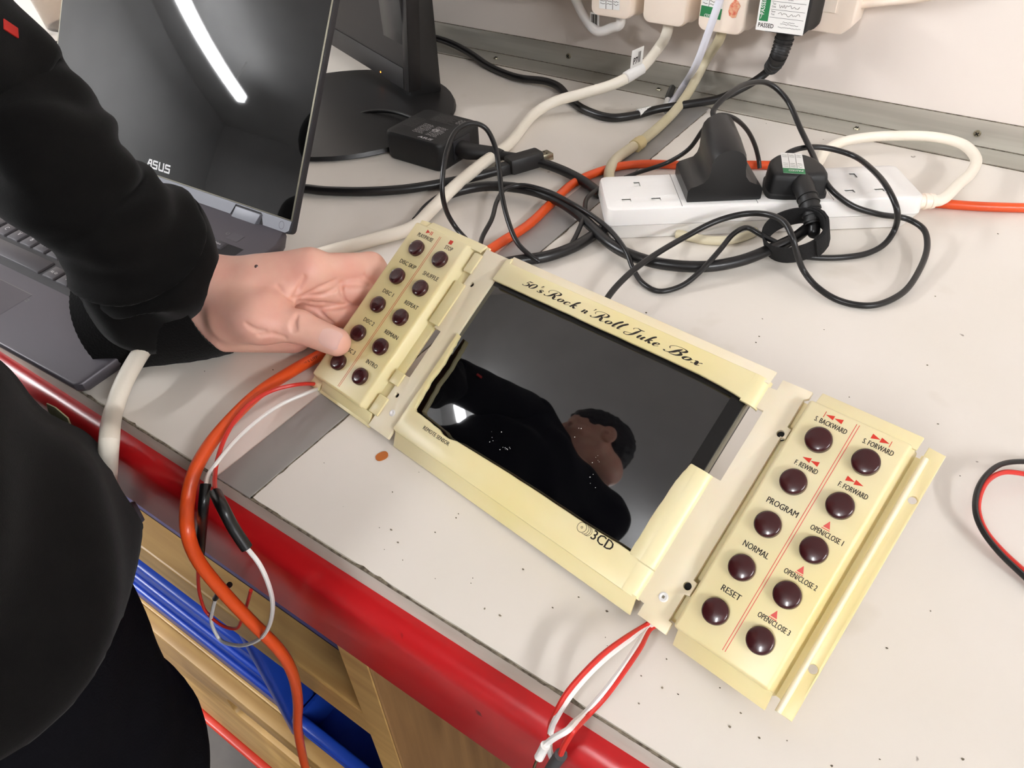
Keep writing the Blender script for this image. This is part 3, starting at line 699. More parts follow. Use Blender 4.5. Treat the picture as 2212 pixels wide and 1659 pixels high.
bs = dplate('bottom_strip', [[(74, -113.4), (252.5, -113.6), (252.5, -95.3)] + rough([(244.8, -95.0), (209, -95.9), (175, -95.6), (140, -96.4)], .15, 5, rj)[1:] + [(118, -97.0), (112, -98.4), (106, -98.2), (102, -96.8)] + rough([(96, -96.4), (79, -95.4)], .15, 4, rj) + [(77.2, -94.0)] + rough([(77.0, -90), (75.6, -75), (76.4, -60), (75.2, -48), (74.2, -39.2)], .35, 4, rj) + [(71.6, -38.8), (71.4, -112.4)]], -5.2, -2.0, .9, 'cream')
g = MB(); g.add(*bent(-113.4, -96.5, 251.6, 261.0, -2.0, 6.0, 2.4)); dpart(g, 'bent_end', 'cream', bs)
g = MB()
v, f = bent(-97, -40.2, 251.6, 261.0, -2.0, 6.0, 2.4); g.add(v, f)
inner = rough([(245.4, -97), (245.2, -80), (245.6, -60), (246.2, -50), (248.2, -40)], .2, 5, rj)
g.prism(inner + [(252.6, -40.2), (252.6, -97)], -4.9, -2.0, r=.6)
dpart(g, 'right_strip', 'cream')
dpart(lip(73.2, 259.8, -112.4, -122.2, -3.0, -10.2), 'bottom_lip', 'cream')
dpart(lip(-5.0, 48.8, -112.5, -121.6, -2.6, -8.6), 'bottom_lip', 'cream')
dpart(lip(-6.2, 48.4, 16.6, 23.8, -2.6, -5.8), 'top_lip', 'cream')
dpart(lip(285.2, 334.4, -112.8, -121.8, -2.4, -9.6), 'bottom_lip', 'cream')
dpart(lip(285.4, 335.0, 15.8, 23.8, -2.4, -5.6), 'top_lip', 'cream')
# ---- screen module under the opening
sc = dpart(MB().box(67, 254.6, -103, 8, -9.2, -6.8, r=.2), 'screen', 'glass')
dpart(MB().box(246.2, 254.2, -103, 8, -6.8, -6.72), 'screen_mask', 'bezel', sc, False)
dpart(MB().prism([(70.6, 1.2), (250, 2.6), (250, 6.5), (70.6, 6.5)], -6.8, -6.70), 'screen_mask', 'bezel', sc, False)
dpart(MB().box(254.6, 255.9, -103, 8, -10.5, -6.6, r=.2), 'screen_edge', 'silver', sc)
dpart(MB().box(67, 255.5, -103, 8, -13.5, -9.3), 'screen_back', 'bezel', sc, False)
g = MB()
for k in range(26):
    x, y = rj.choice([(140, -78), (135, -84), (146, -86), (183, -55), (200, -62), (205, -75)]); x += rj.uniform(-4, 4); y += rj.uniform(-4, 4); s = rj.uniform(.12, .3)
    g.add([(x - s, y - s, -6.78), (x + s, y - s * .6, -6.78), (x + s * .8, y + s, -6.78), (x - s * .6, y + s * .8, -6.78)], [(0, 1, 2, 3)])
o = dpart(g, 'dust', 'paper', sc, False); o['kind'] = 'stuff'
# ---- right post with slots and holes
rp = dplate('right_post', [[(264.0, -119.4), (280.8, -119.6), (280.8, -113.2), (278.8, -113.0), (278.8, -98.3), (281.2, -97.6), (281.2, -90.4), (279.0, -90.0), (279.0, -6.0), (281.4, -5.8), (281.4, -.2), (279.2, .4), (279.2, 16.8), (281.0, 18.2), (281.0, 22.2), (264.9, 21.8), (264.9, 15.6), (260.2, 15.2), (260.2, 2.4), (264.6, 2.4), (264.6, -40.0), (259.6, -40.0), (259.6, -112.8), (264.0, -113.0)],
                           list(reversed(circ(278.0, -4.4, 1.9))), list(reversed(circ(277.8, -94.0, 2.0)))], -9.0, -6.0, .4, 'cream2')
for (x, y) in ((278.0, -4.4), (277.8, -94.0)): dpart(MB().prism(circ(x, y, 2.6), -10.6, -9.1), 'hole_shade', 'darkhole', rp)  # dark disc closing each hole, its shade put into the colour
dpart(MB().lathe([(2.5, -6.1), (2.5, -5.6), (1.9, -5.3), (1.4, -5.6), (.6, -5.7), (0, -5.9)], 20, Matrix.Translation((270.8, -105, 0))), 'screw_cap', 'whitep', rp)
dpart(MB().box(268.9 + 1.2, 268.9 + 2.4, -105.7, -104.3, -5.7, -5.45), 'screw_slot', 'screw', rp)
# ---- right wing
rf = dplate('right_flange', [[(338.0, -118.8), (346.0, -118.8), (346.2, 20.2), (338.4, 20.8), (338.2, 15.0), (338.0, -112.5)],
                             list(reversed(circ(343.4, -5.2, 1.9))), list(reversed(circ(342.9, -94.4, 2.1)))], -9.6, -6.6, .6, 'cream')
rb = dpart(MB().bm(frustum([(281.8, -114.6), (335.0, -114.6), (335.0, 18.2), (281.8, 18.2)], [(283.2, -113.6), (332.6, -113.2), (332.6, 16.6), (283.2, 16.6)], -12.9, 0, 1.6)), 'right_button_block', 'cream')
dpart(MB().box(330, 339.4, -113.6, 15.6, -14.4, -12.8), 'channel', 'cream')
dpart(MB().box(337.6, 339.2, -113.6, 15.6, -13, -6.6), 'channel_wall', 'cream')
dpart(MB().box(275, 283.5, -112.6, 17.4, -14.4, -12.8), 'channel', 'cream')
g = MB(); v = []; f = []
for k in range(9):
    a = math.pi * k / 8; v += [(339.6 - 1.5 * math.cos(a), -118.6, -6.7 + 1.9 * math.sin(a)), (339.6 - 1.5 * math.cos(a), 15.2, -6.7 + 1.9 * math.sin(a))]
for k in range(8): f.append((2 * k, 2 * k + 1, 2 * k + 3, 2 * k + 2))
f.append(tuple(2 * k for k in range(9))); f.append(tuple(2 * k + 1 for k in reversed(range(9)))); f.append((0, 16, 17, 1))
dpart(g.add(v, f), 'ridge', 'cream2')
# ---- push buttons
def button(dome):
    g = MB(); r = 6.35 if dome else 5.95; t = 3.4 if dome else 3.0
    prof = [(r, -1.0), (r, t - .9), (r - .15, t - .45), (r - .7, t)] + ([(r * .8, t + .22), (r * .5, t + .62), (r * .2, t + .82), (0, t + .86)] if dome else [(r * .6, t + .22), (r * .3, t + .32), (0, t + .35)])
    g.lathe(prof, 40); g.v = [Vector(p) * mm for p in g.v]
    me = g.build('push_button', 'button', None, True)
    return me
bl_, br_ = button(False), button(True)
LB = [(2, -24 * k - .4) for k in range(5)] + [(26.2, -24 * k - .5) for k in range(5)]
RB_ = [(296.7, -24 * k - .7) for k in range(5)] + [(319.7, -24 * k - .6) for k in range(5)]
def place_buttons(src, spots, parent):
    for i, (x, y) in enumerate(spots):
        o = src if i == 0 else src.copy()
        if i: COL.objects.link(o)
        o.parent = parent; o.location = (x * mm, y * mm, 0); o.rotation_euler = (0, 0, rj.uniform(0, 6))
place_buttons(bl_, LB, lb); place_buttons(br_, RB_, rb)
# ---- printing
def dink(items, m, z, parent, name='lettering'):
    g = MB()
    for (v, f) in items: g.add([(p[0] * mm, p[1] * mm, z * mm) for p in v], f)
    return g.build(name, m, parent)
def word(s, x0, x1, y, h, bold=0.004):
    v, f = text_fit(s, x0, x1, h); n = len(v); d = .05 * h
    return [(p[0], p[1] + y, 0) for p in v] + [(p[0] + d, p[1] + y, 0) for p in v], list(f) + [tuple(i + n for i in q) for q in f]
LW = [('PLAY/PAUSE', -5.6, 9.6, 8.2), ('STOP', 22.6, 29.8, 8.0), ('DISC SKIP', -5.4, 11.0, -14.6), ('SHUFFLE', 19.4, 34.2, -15.0), ('DISC 1', -2.6, 8.0, -39.0), ('REPEAT', 20.6, 33.6, -38.9), ('DISC 2', -2.2, 8.6, -63.2), ('REMAIN', 20.6, 33.8, -63.1), ('DISC 3', -1.2, 9.0, -86.9), ('INTRO', 22.0, 33.0, -86.8)]
for (s, x0, x1, y) in LW: dink([word(s, x0, x1, y, 3.0)], 'ink', .07, lb)
RW = [('S. BACKWARD', 289.8, 305.6, 7.6), ('S. FORWARD', 313.7, 327.8, 7.5), ('F. REWIND', 292.3, 303.6, -16.4), ('F. FORWARD', 314.1, 327.8, -16.4), ('PROGRAM', 290.2, 305.8, -39.2), ('OPEN/CLOSE 1', 313.2, 328.6, -40.6), ('NORMAL', 291.2, 304.2, -63.2), ('OPEN/CLOSE 2', 313.0, 328.7, -64.4), ('RESET', 293.2, 303.0, -86.8), ('OPEN/CLOSE 3', 312.9, 328.5, -88.0)]
for (s, x0, x1, y) in RW: dink([word(s, x0, x1, y, 3.0 if y in (-39.2, -63.2, -86.8) else 2.6, .012 if y in (-39.2, -63.2, -86.8) else .004)], 'ink', .07, rb)
tri = lambda x, y, w, h: ([(x, y - h / 2, 0), (x, y + h / 2, 0), (x + w, y, 0)], [(0, 1, 2)])
utri = lambda x, y, w, h: ([(x - w / 2, y, 0), (x + w / 2, y, 0), (x, y + h, 0)], [(0, 1, 2)])
dink([tri(-.2, 14.0, 3.6, 3.0), rect_vf(3.8, 12.6, 4.4, 15.4), rect_vf(5.2, 12.6, 5.8, 15.4)], 'redink', .07, lb, 'play_symbol')
dink([rect_vf(23.2, 12.3, 26.4, 15.3)], 'redink', .07, lb, 'stop_symbol')
dink([tri(297.4, 12.6, -4.1, 2.4), tri(301.7, 12.6, -4.1, 2.4), rect_vf(292.7, 10.9, 293.0, 14.2)], 'redink', .07, rb, 'skip_symbol')
dink([tri(316.0, 12.4, 4.1, 2.6), tri(320.2, 12.4, 4.1, 2.6), rect_vf(324.6, 10.8, 324.9, 14.0)], 'redink', .07, rb, 'skip_symbol')
dink([tri(298.2, -11.4, -4.1, 2.6), tri(302.2, -11.4, -4.0, 2.6)], 'redink', .07, rb, 'rewind_symbol')
dink([tri(315.8, -11.2, 4.1, 2.6), tri(319.8, -11.2, 4.1, 2.6)], 'redink', .07, rb, 'forward_symbol')
for y in (-36.9, -61.0, -84.8):
    dink([utri(319.3, y + .3, 3.3, 3.6), rect_vf(317.4, y - .6, 321.2, y - .2)], 'redinkpale', .07, rb, 'eject_symbol')
for dx in (-.65, .65):
    dink([rect_vf(13.9 + dx - .17, -110.4, 13.9 + dx + .17, 14.4)], 'redink', .07, lb, 'stripe')
    dink([rect_vf(308.4 + dx - .17, -109.8, 308.4 + dx + .17, 14.6)], 'redinkpale', .07, rb, 'stripe')
dink([word('REMOTE SENSOR', 91.6, 114.8, -102.4, 2.5, .01)], 'ink', -1.93, bs)
dink([word('3CD', 223.2, 236.4, -100.9, 5.2, .016)], 'ink', -1.93, bs)
def ring(x, y, r, w, a0=0, a1=360, n=28):
    v = []; f = []
    for k in range(n + 1):
        a = R(a0 + (a1 - a0) * k / n)
        v += [(x + (r - w) * math.cos(a), y + (r - w) * math.sin(a), 0), (x + (r + w) * math.cos(a), y + (r + w) * math.sin(a), 0)]
    for k in range(n): f.append((2 * k, 2 * k + 1, 2 * k + 3, 2 * k + 2))
    return v, f
dink([ring(216.2, -98.6, 2.7, .14), ring(216.2, -98.6, .5, .12), ring(217.7, -98.6, 2.7, .13, -85, 75), ring(219.0, -98.6, 2.6, .13, -85, 75), ring(220.1, -98.6, 2.5, .12, -85, 70)], 'inkthin', -1.93, bs, 'disc_symbol')
# ---- copperplate title, drawn stroke by stroke
G = {
 '5': (.48, [[(.12, .96, .09), (.26, .94, .12), (.44, 1.0, .06)], [(.12, .97, .05), (.08, .55, .05)], [(.08, .54, .04), (.2, .62, .06), (.36, .50, .12), (.40, .30, .15), (.32, .10, .11), (.16, .0, .06), (.02, .04, .05), (-.01, .14, .12)]]),
 '0': (.50, [[(.22, .97, .04), (.06, .75, .14), (.0, .42, .15), (.07, .1, .1), (.2, .0, .04), (.36, .16, .13), (.43, .5, .15), (.37, .85, .1), (.22, .97, .04)]]),
 "'": (.12, [[(.12, 1.06, .09), (.08, .78, .04)]]),
 's': (.40, [[(.3, .36, .09), (.22, .46, .05), (.1, .38, .08), (.14, .25, .14), (.27, .14, .14), (.2, .0, .07), (.05, .01, .05), (.0, .1, .11)]]),
 'R': (.92, [[(.44, .94, .05), (.37, .6, .15), (.29, .2, .14), (.15, .02, .06), (.0, -.02, .05), (-.1, .1, .11)], [(.0, .5, .02), (-.12, .68, .02), (-.06, .92, .03), (.2, 1.06, .03), (.48, 1.05, .05), (.7, .96, .1), (.74, .76, .14), (.6, .56, .07), (.37, .5, .03)], [(.42, .5, .03), (.55, .4, .12), (.63, .14, .16), (.74, -.02, .08), (.9, .1, .03)]]),
 'o': (.42, [[(.18, .46, .03), (.05, .34, .12), (.02, .15, .13), (.12, .0, .05), (.27, .1, .12), (.32, .28, .13), (.26, .42, .06), (.18, .46, .03)], [(.28, .34, .03), (.44, .36, .03)]]),
 'c': (.40, [[(.31, .36, .11), (.24, .45, .05), (.1, .4, .09), (.03, .2, .15), (.1, .02, .08), (.25, .02, .04), (.4, .16, .03)]]),
 'k': (.46, [[(.06, .0, .13), (.1, .4, .14), (.16, .85, .13), (.22, 1.0, .06), (.27, .92, .03), (.16, .6, .03)], [(.1, .2, .03), (.28, .42, .11), (.36, .42, .05)], [(.17, .26, .04), (.28, .12, .15), (.36, .0, .08), (.48, .1, .03)]]),
 'n': (.50, [[(.0, .33, .03), (.1, .43, .08), (.1, .2, .15), (.07, .0, .13)], [(.09, .2, .03), (.25, .43, .05), (.35, .36, .13), (.33, .14, .15), (.38, .0, .08), (.5, .1, .03)]]),
 'l': (.27, [[(.0, .12, .03), (.14, .55, .04), (.24, .92, .06), (.19, 1.02, .06), (.11, .75, .13), (.06, .25, .15), (.1, .0, .08), (.26, .1, .03)]]),
 'J': (.66, [[(.1, .72, .04), (.04, .86, .03), (.2, 1.02, .04), (.48, .96, .09), (.72, 1.02, .05)], [(.52, .98, .05), (.46, .6, .15), (.38, .1, .15), (.2, -.16, .07), (-.04, -.15, .05), (-.1, .02, .07), (.1, .14, .03), (.3, .2, .03)]]),
 'u': (.52, [[(.0, .34, .03), (.1, .44, .08), (.08, .2, .15), (.11, .02, .09), (.22, .05, .04), (.35, .3, .06)], [(.4, .45, .12), (.35, .15, .15), (.4, .0, .08), (.52, .1, .03)]]),
 'e': (.40, [[(.06, .2, .03), (.24, .28, .06), (.29, .41, .08), (.17, .46, .05), (.04, .26, .15), (.1, .02, .1), (.24, .02, .04), (.4, .16, .03)]]),
 'B': (.84, [[(.44, .94, .05), (.37, .6, .15), (.29, .2, .14), (.15, .02, .06), (.0, -.02, .05), (-.1, .1, .11)], [(.0, .5, .02), (-.12, .68, .02), (-.06, .92, .03), (.2, 1.06, .03), (.48, 1.05, .05), (.66, .96, .1), (.68, .78, .14), (.55, .6, .07), (.38, .54, .03)], [(.4, .54, .03), (.6, .5, .09), (.7, .28, .16), (.58, .04, .11), (.34, -.02, .05), (.18, .06, .03)]]),
 'x': (.40, [[(.0, .36, .06), (.1, .44, .08), (.18, .2, .15), (.26, .0, .08), (.4, .1, .05)], [(.38, .43, .09), (.22, .28, .03), (.1, .08, .03), (-.03, .03, .09)]]),
}
def script_word(s, x0, x1, y, cap, size=1.0):
    vs = []; fs = []; pen = 0.0
    for ch in s:
        w, st = G[ch]
        for q in st:
            v, f = ribbon([(a, b, max(c * 1.22, .045)) for a, b, c in q], 7); n = len(vs)
            vs += [((pen + p[0]) + .36 * p[1], p[1]) for p in v]; fs += [tuple(i + n for i in t) for t in f]
        pen += w + .10
    a = min(p[0] for p in vs); b = max(p[0] for p in vs); k = (x1 - x0) / (b - a)
    return [(x0 + (p[0] - a) * k, y + p[1] * cap * size, 0) for p in vs], fs
for (s, x0, x1, sz) in (('50', 93.8, 105.0, .80), ("'s", 106.0, 111.2, .9), ('Rock', 111.8, 138.6, 1.0), ("n'", 141.6, 150.6, 1.0), ('Roll', 148.4, 174.0, 1.0), ('Juke', 173.6, 197.4, 1.0), ('Box', 200.2, 225.0, 1.0)):
    dink([script_word(s, x0, x1, 8.45, 5.1, sz)], 'ink', -1.93, cl)

# ================================================================== loose wires of the panel
lw = thing('wire_pair', 'thin red and white wires with black sleeves hanging from the left wing of the panel', 'wires', group='loose low-voltage wires', loc=tuple(az(560, 900)))
LM = Matrix.Translation(-az(560, 900))
def wpart(pts, r, name, m, par, MT, seg=8):
    P = [p if isinstance(p, Vector) else az(*p) for p in pts]; g = MB(); g.tube(P, r, seg); return g.build(name, m, par, True, matrix=MT)
YH = YF - 0.030
wpart([ad(700, 832, -11), ad(685, 830, -10), (640, 831, 16), (590, 843, 18), (545, 868, 20), (510, 905, 20), (484, 950, 18), (468, 1000, 14), ay(464, 1035, YF - .008), ay(466, 1068, YF - .020)], .0014, 'red_wire', 'redwire', lw, LM)
wpart([ad(690, 838, -11), (660, 850, 10), (610, 872, 10), (560, 905, 12), (505, 955, 14), (468, 1000, 16), (452, 1022, 14), ay(444, 1048, YF - .016)], .0013, 'white_wire', 'whitewire', lw, LM)
wpart([ay(444, 1046, YF - .016), ay(440, 1090, YF - .024), ay(436, 1140, YF - .026), ay(432, 1194, YF - .027)], .0031, 'heat_shrink_sleeve', 'shrink', lw, LM, 12)
wpart([ay(466, 1066, YF - .020), ay(482, 1098, YF - .026), ay(504, 1140, YF - .028), ay(533, 1184, YF - .029)], .0034, 'heat_shrink_sleeve', 'shrink', lw, LM, 12)
wpart([ay(432, 1192, YF - .027), ay(428, 1235, YF - .028), ay(433, 1290, YF - .028), ay(448, 1325, YF - .028), ay(478, 1350, YF - .028), ay(508, 1358, YF - .026), ay(522, 1340, YF - .024), ay(532, 1310, YF - .020), ay(542, 1275, YF - .018)], .0013, 'red_wire', 'redwire', lw, LM)
wpart([ay(532, 1182, YF - .029), ay(560, 1218, YF - .030), ay(580, 1262, YF - .031), ay(589, 1305, YF - .031), ay(580, 1355, YF - .031), ay(555, 1384, YF - .031), ay(510, 1394, YF - .031), ay(474, 1380, YF - .030), ay(458, 1350, YF - .029), ay(460, 1315, YF - .028), ay(467, 1290, YF - .027)], .0014, 'white_wire', 'whitewire', lw, LM)
wpart([ay(465, 1293, YF - .027), ay(474, 1280, YF - .026)], .0021, 'heat_shrink_sleeve', 'shrink', lw, LM, 10)
wpart([ay(487, 1272, YF - .022), ay(496, 1263, YF - .021)], .0021, 'heat_shrink_sleeve', 'shrink', lw, LM, 10)
rw = thing('wire_pair', 'short red and white wire loop with stripped ends hanging below the right wing', 'wires', group='loose low-voltage wires', loc=tuple(az(1300, 1450)))
RM = Matrix.Translation(-az(1300, 1450))
wpart([ad(1412, 1340, -9), (1394, 1351, 9), (1350, 1378, 18), (1300, 1415, 22), (1255, 1460, 20), (1222, 1500, 16), (1200, 1540, 10), ay(1188, 1570, YF - .014), ay(1186, 1600, YF - .020)], .0013, 'red_wire', 'redwire', rw, RM)
wpart([ad(1416, 1344, -9), (1399, 1354, 8), (1355, 1385, 16), (1305, 1424, 20), (1262, 1466, 18), (1228, 1508, 14), (1203, 1548, 9), ay(1190, 1580, YF - .016), ay(1187, 1615, YF - .022), ay(1197, 1648, YF - .022)], .0015, 'white_wire', 'whitewire', rw, RM)
wpart([ad(1418, 1346, -9), (1402, 1356, 8), (1375, 1398, 15), (1340, 1450, 18), (1300, 1502, 16), (1265, 1540, 10), ay(1240, 1562, YF - .016), ay(1226, 1577, YF - .022), ay(1200, 1592, YF - .026), ay(1182, 1606, YF - .028), ay(1172, 1618, YF - .030), ay(1164, 1636, YF - .032)], .0015, 'white_wire', 'whitewire', rw, RM)
wpart([ay(1178, 1610, YF - .029), ay(1172, 1622, YF - .030), ay(1164, 1637, YF - .032)], .0022, 'white_sleeve', 'whitewire', rw, RM, 10)
wpart([ad(1424, 1348, -9), (1406, 1357, 8), (1382, 1400, 15), (1348, 1450, 18), (1308, 1504, 16), (1270, 1545, 10), ay(1240, 1577, YF - .018), ay(1222, 1605, YF - .022), ay(1210, 1632, YF - .024)], .0014, 'red_wire', 'redwire', rw, RM)
wpart([ay(1212, 1630, YF - .024), ay(1196, 1652, YF - .024), ay(1184, 1672, YF - .024)], .0030, 'heat_shrink_sleeve', 'greyshrink', rw, RM, 10)
wpart([ay(1160, 1642, YF - .032), ay(1155, 1654, YF - .032), ay(1152, 1668, YF - .032)], .0007, 'stripped_end', 'copper', rw, RM, 6)
# black and red wire loop at the right edge of the photo
br = thing('wire_pair', 'thin black and red wire loop on the bench beyond the right wing', 'wires', group='loose low-voltage wires', loc=tuple(az(2160, 1100)))
BRM = Matrix.Translation(-az(2160, 1100))
wpart([(2330, 1010, 3), (2260, 1003, 6), (2205, 997, 10), (2160, 1004, 12), (2128, 1030, 12), (2110, 1065, 11), (2108, 1110, 10), (2125, 1150, 8), (2160, 1195, 6), (2215, 1248, 4), (2290, 1320, 3)], .0016, 'black_wire', 'blackcable', br, BRM)
wpart([(2330, 1045, 3), (2270, 1035, 5), (2215, 1024, 8), (2170, 1020, 10), (2136, 1036, 11), (2118, 1066, 10), (2114, 1108, 9), (2130, 1148, 7), (2165, 1190, 5), (2215, 1236, 4), (2300, 1310, 3)], .0015, 'red_wire', 'redwire', br, BRM)
# ================================================================== four way socket block on the bench
A0 = az(1310, 455, 31); B0 = az(2000, 427, 31)
e1 = Vector((B0.x - A0.x, B0.y - A0.y, 0)).normalized(); e2 = Vector((-e1.y, e1.x, 0))
SM = frame((A0.x, A0.y, Z), e1, e2)
blk = thing('extension_socket', 'white four-way mains extension block on the bench holding two black plugs', 'extension block', matrix=SM)
def kpart(mb, name, m, parent=None, smooth=True):
    mb.v = [Vector(p) * mm for p in mb.v]; return mb.build(name, m, parent or blk, smooth)
L4, D4, H4 = 275, 66, 31
g = MB(); g.bm(frustum(rrect(5, 5, L4 - 9, D4 - 4, 5), rrect(0, 0, L4, D4, 7), .6, 15.4, 0)); kpart(g, 'base', 'whitep')
g = MB()
bm = bmesh.new(); lo = rrect(0, 0, L4, D4, 7); mid = rrect(.8, .8, L4 - .8, D4 - .8, 6.5); hi = rrect(3.6, 3.6, L4 - 3.6, D4 - 3.6, 5)
rings = []
for (rr, z) in ((lo, 15.9), (lo, 16.4), (mid, H4 - 3.2), (rrect(1.6, 1.6, L4 - 1.6, D4 - 1.6, 6), H4 - 1), (hi, H4)): rings.append([bm.verts.new((p[0], p[1], z)) for p in rr])
for i in range(len(rings) - 1):
    for k in range(len(lo)): bm.faces.new((rings[i][k], rings[i][(k + 1) % len(lo)], rings[i + 1][(k + 1) % len(lo)], rings[i + 1][k]))
bm.faces.new(list(reversed(rings[0])))
g.bm(bm)
cover = kpart(g, 'cover', 'whitep')
holes = []
for k in range(4):
    cx = 33 + 65 * k
    for (x0, x1, y0, y1) in ((cx - 2.6, cx + 2.6, 42, 50.5), (cx - 17.5, cx - 9.5, 14.5, 20), (cx + 8.5, cx + 16.5, 14.5, 20)): holes.append((x0, x1, y0, y1))
top = plate('face_plate', [[(p[0] * mm, p[1] * mm) for p in hi]] + [[(x * mm, y * mm) for (x, y) in reversed(((a, c), (b, c), (b, d), (a, d)))] for (a, b, c, d) in holes], (H4 - .6) * mm, (H4 + .02) * mm, .0001, 'whitep', blk)
for (a, b, c, d) in holes: kpart(MB().box(a + .1, b - .1, c + .1, d - .1, H4 - 4.5, H4 - 1.3), 'shutter', 'paper', None, False)
for k in (1, 2, 3): kpart(MB().box(33 + 65 * k - 32.7, 33 + 65 * k - 32.2, 3, D4 - 3, H4 - .3, H4 + .10), 'seam', 'printdim', None, False)
kpart(MB().lathe([(7, 0), (7, 3), (6.2, 3.4), (6.2, 5.4), (7, 5.8), (7, 9), (6.2, 9.4), (6.2, 11.4), (6.8, 11.8), (6.4, 15), (5, 15.4)], 18, frame((L4 - .5, 13.5, 20), (0, 1, 0), (0, 0, 1))), 'cord_grip', 'whitew')
cg = SM @ Vector(((L4 + 13) * mm, 13.5 * mm, 20 * mm))
o, P = cable('block_cable', 'white cable of the four-way block looping from its right end round behind it',
      [cg - e1 * .010, cg, cg + e1 * .008 + e2 * .001, (2072, 397, 19), (2098, 373, 19), (2108, 342, 20), (2080, 312, 22), (2025, 297, 22), (1950, 293, 20), (1870, 297, 16), (1815, 308, 12), (1782, 328, 9), (1770, 348, 6), (1758, 362, 5)], .0050, 'whitecable', 14)
cable('cable_loop', 'cream cable bulging out from under the front of the four-way block', [(1462, 504, 4), (1490, 512, 4), (1530, 519, 4), (1570, 519, 4), (1605, 512, 4), (1632, 500, 4)], .0040, 'creamcable', 12)
# ---- black power supply on the second socket
wa = thing('plug_in_adaptor', 'tall black plug-in power adaptor with a humped back on the four-way block', 'adaptor', matrix=SM @ Matrix.Translation((102 * mm, 8 * mm, H4 * mm)))
g = MB(); sec = []
for (y, zz, hw, k) in ((0, 46, 14.5, 0), (4, 48, 15, 0), (26, 53, 15, 0), (50, 57, 14, 0), (53, 55, 12.5, 0)):
    prof = [(-32, 1.0), (-32, 9)]
    for i in range(7):
        a = R(90 * i / 6); prof.append((-32 + 9 * (1 - math.cos(a)) if False else -hw - 8 - 9 * math.cos(a) + 0, 11 + 4 * math.sin(a)))
    prof = [(-32, 1.2), (-32, 10.5), (-29.5, 13.5), (-25, 15), (-hw - 5, 17.5), (-hw - 1.5, 22), (-hw, 28)]
    for i in range(9):
        a = R(180 - 180 * i / 8); prof.append((hw * math.cos(a), zz - hw * .86 + hw * .86 * math.sin(a)))
    prof += [(hw, 28), (hw + 1.5, 22), (hw + 5, 17.5), (25, 15), (29.5, 13.5), (32, 10.5), (32, 1.2)]
    sec.append([(x, y, z) for x, z in prof])
N = len(sec[0]); v = [p for s in sec for p in s]; f = []
for i in range(len(sec) - 1):
    for k in range(N): f.append((i * N + k, i * N + (k + 1) % N, (i + 1) * N + (k + 1) % N, (i + 1) * N + k))
f.append(tuple(range(N))); f.append(tuple((len(sec) - 1) * N + k for k in reversed(range(N))))
g.add(v, f); g.v = [Vector(p) * mm for p in g.v]; g.build('adaptor_body', 'black', wa, True)
g = MB().box(-31.6, 31.6, .4, 52.4, .05, 1.6, r=.5); g.v = [Vector(p) * mm for p in g.v]; g.build('base_plate', 'blackm', wa, True)
# ---- black moulded plug on the third socket
pg = thing('mains_plug', 'low black moulded plug with a green passed label on the four-way block', 'plug', matrix=SM @ Matrix.Translation((165 * mm, 5 * mm, H4 * mm)) @ Matrix.Rotation(R(-4), 4, 'Z'))
g = MB(); outl = [(-24, 2), (-12, 0), (12, 0), (24, 2), (26, 8), (26, 20), (22, 36), (14, 45), (6, 48), (-6, 48), (-14, 45), (-22, 36), (-26, 20), (-26, 8)]
rg = []; bm = bmesh.new()
for (k, z) in ((1.0, .15), (1.0, 3.6), (.955, 4.6), (.93, 16), (.90, 19.5), (.84, 21.4), (.74, 22.2)): rg.append([bm.verts.new((p[0] * k, 24 + (p[1] - 24) * k, z)) for p in outl])
for i in range(len(rg) - 1):
    for k in range(len(outl)): bm.faces.new((rg[i][k], rg[i][(k + 1) % len(outl)], rg[i + 1][(k + 1) % len(outl)], rg[i + 1][k]))
bm.faces.new(rg[-1]); bm.faces.new(list(reversed(rg[0])))
bmesh.ops.recalc_face_normals(bm, faces=bm.faces); bmesh.ops.bevel(bm, geom=[e for e in bm.edges if abs(e.verts[0].co.z - e.verts[1].co.z) > .5], offset=2.0, segments=2, profile=.5, affect='EDGES', clamp_overlap=True)
g.bm(bm); g.v = [Vector(p) * mm for p in g.v]; g.build('plug_body', 'blackm', pg, True)
LT = Matrix.Translation((-3 * mm, 25 * mm, 22.32 * mm)) @ Matrix.Rotation(R(-9), 4, 'Z')
o = MB().box(-9 * mm, 9 * mm, -21 * mm, 19 * mm, 0, .00012).build('label', 'paper', pg, matrix=LT)
MB().box(-9 * mm, 9 * mm, -21 * mm, -11.5 * mm, .0001, .0002).build('label_band', 'green', pg, matrix=LT)
ink(o, 'paper', [place(text_vf('PASSED', 3.2, .8, 'CENTER'), 1.4, -14.4, 180), place(text_vf('/', 3.4, .8, 'CENTER'), 7.6, -14.4, 150)], z=.00045)
ink(o, 'inkthin', [rect_vf(-3.2, -11, -2.9, 18), rect_vf(2.8, -11, 3.1, 18)] + [scrawl(-8.2 + k * 6, -4.2 + k * 6, -8.5 + j * 3.2, .5, 5, j * 3 + k, .45) for k in range(3) for j in (0, 1, 2, 6, 7)])
PB = pg.matrix_world.copy()
PBi = (SM @ Matrix.Translation((165 * mm, 5 * mm, H4 * mm)) @ Matrix.Rotation(R(-4), 4, 'Z'))
bo = [PBi @ Vector((0.002, .006, .013)), PBi @ Vector((.002, -.006, .012)), PBi @ Vector((.004, -.022, .006)), PBi @ Vector((.006, -.034, -.004))]
g = MB(); C = catmull(bo, 6)
g.tube(C, [.0095 - .0030 * i / len(C) for i in range(len(C))], 14, per=1)
for i in range(9, len(C) - 1, 2):
    d = (C[i + 1] - C[i]).normalized(); rr = .0104 - .0030 * i / len(C)
    g.lathe([(.005, -.0010), (rr, -.0009), (rr, .0009), (.005, .0010)], 14, frame(C[i], d.orthogonal(), d.cross(d.orthogonal())))
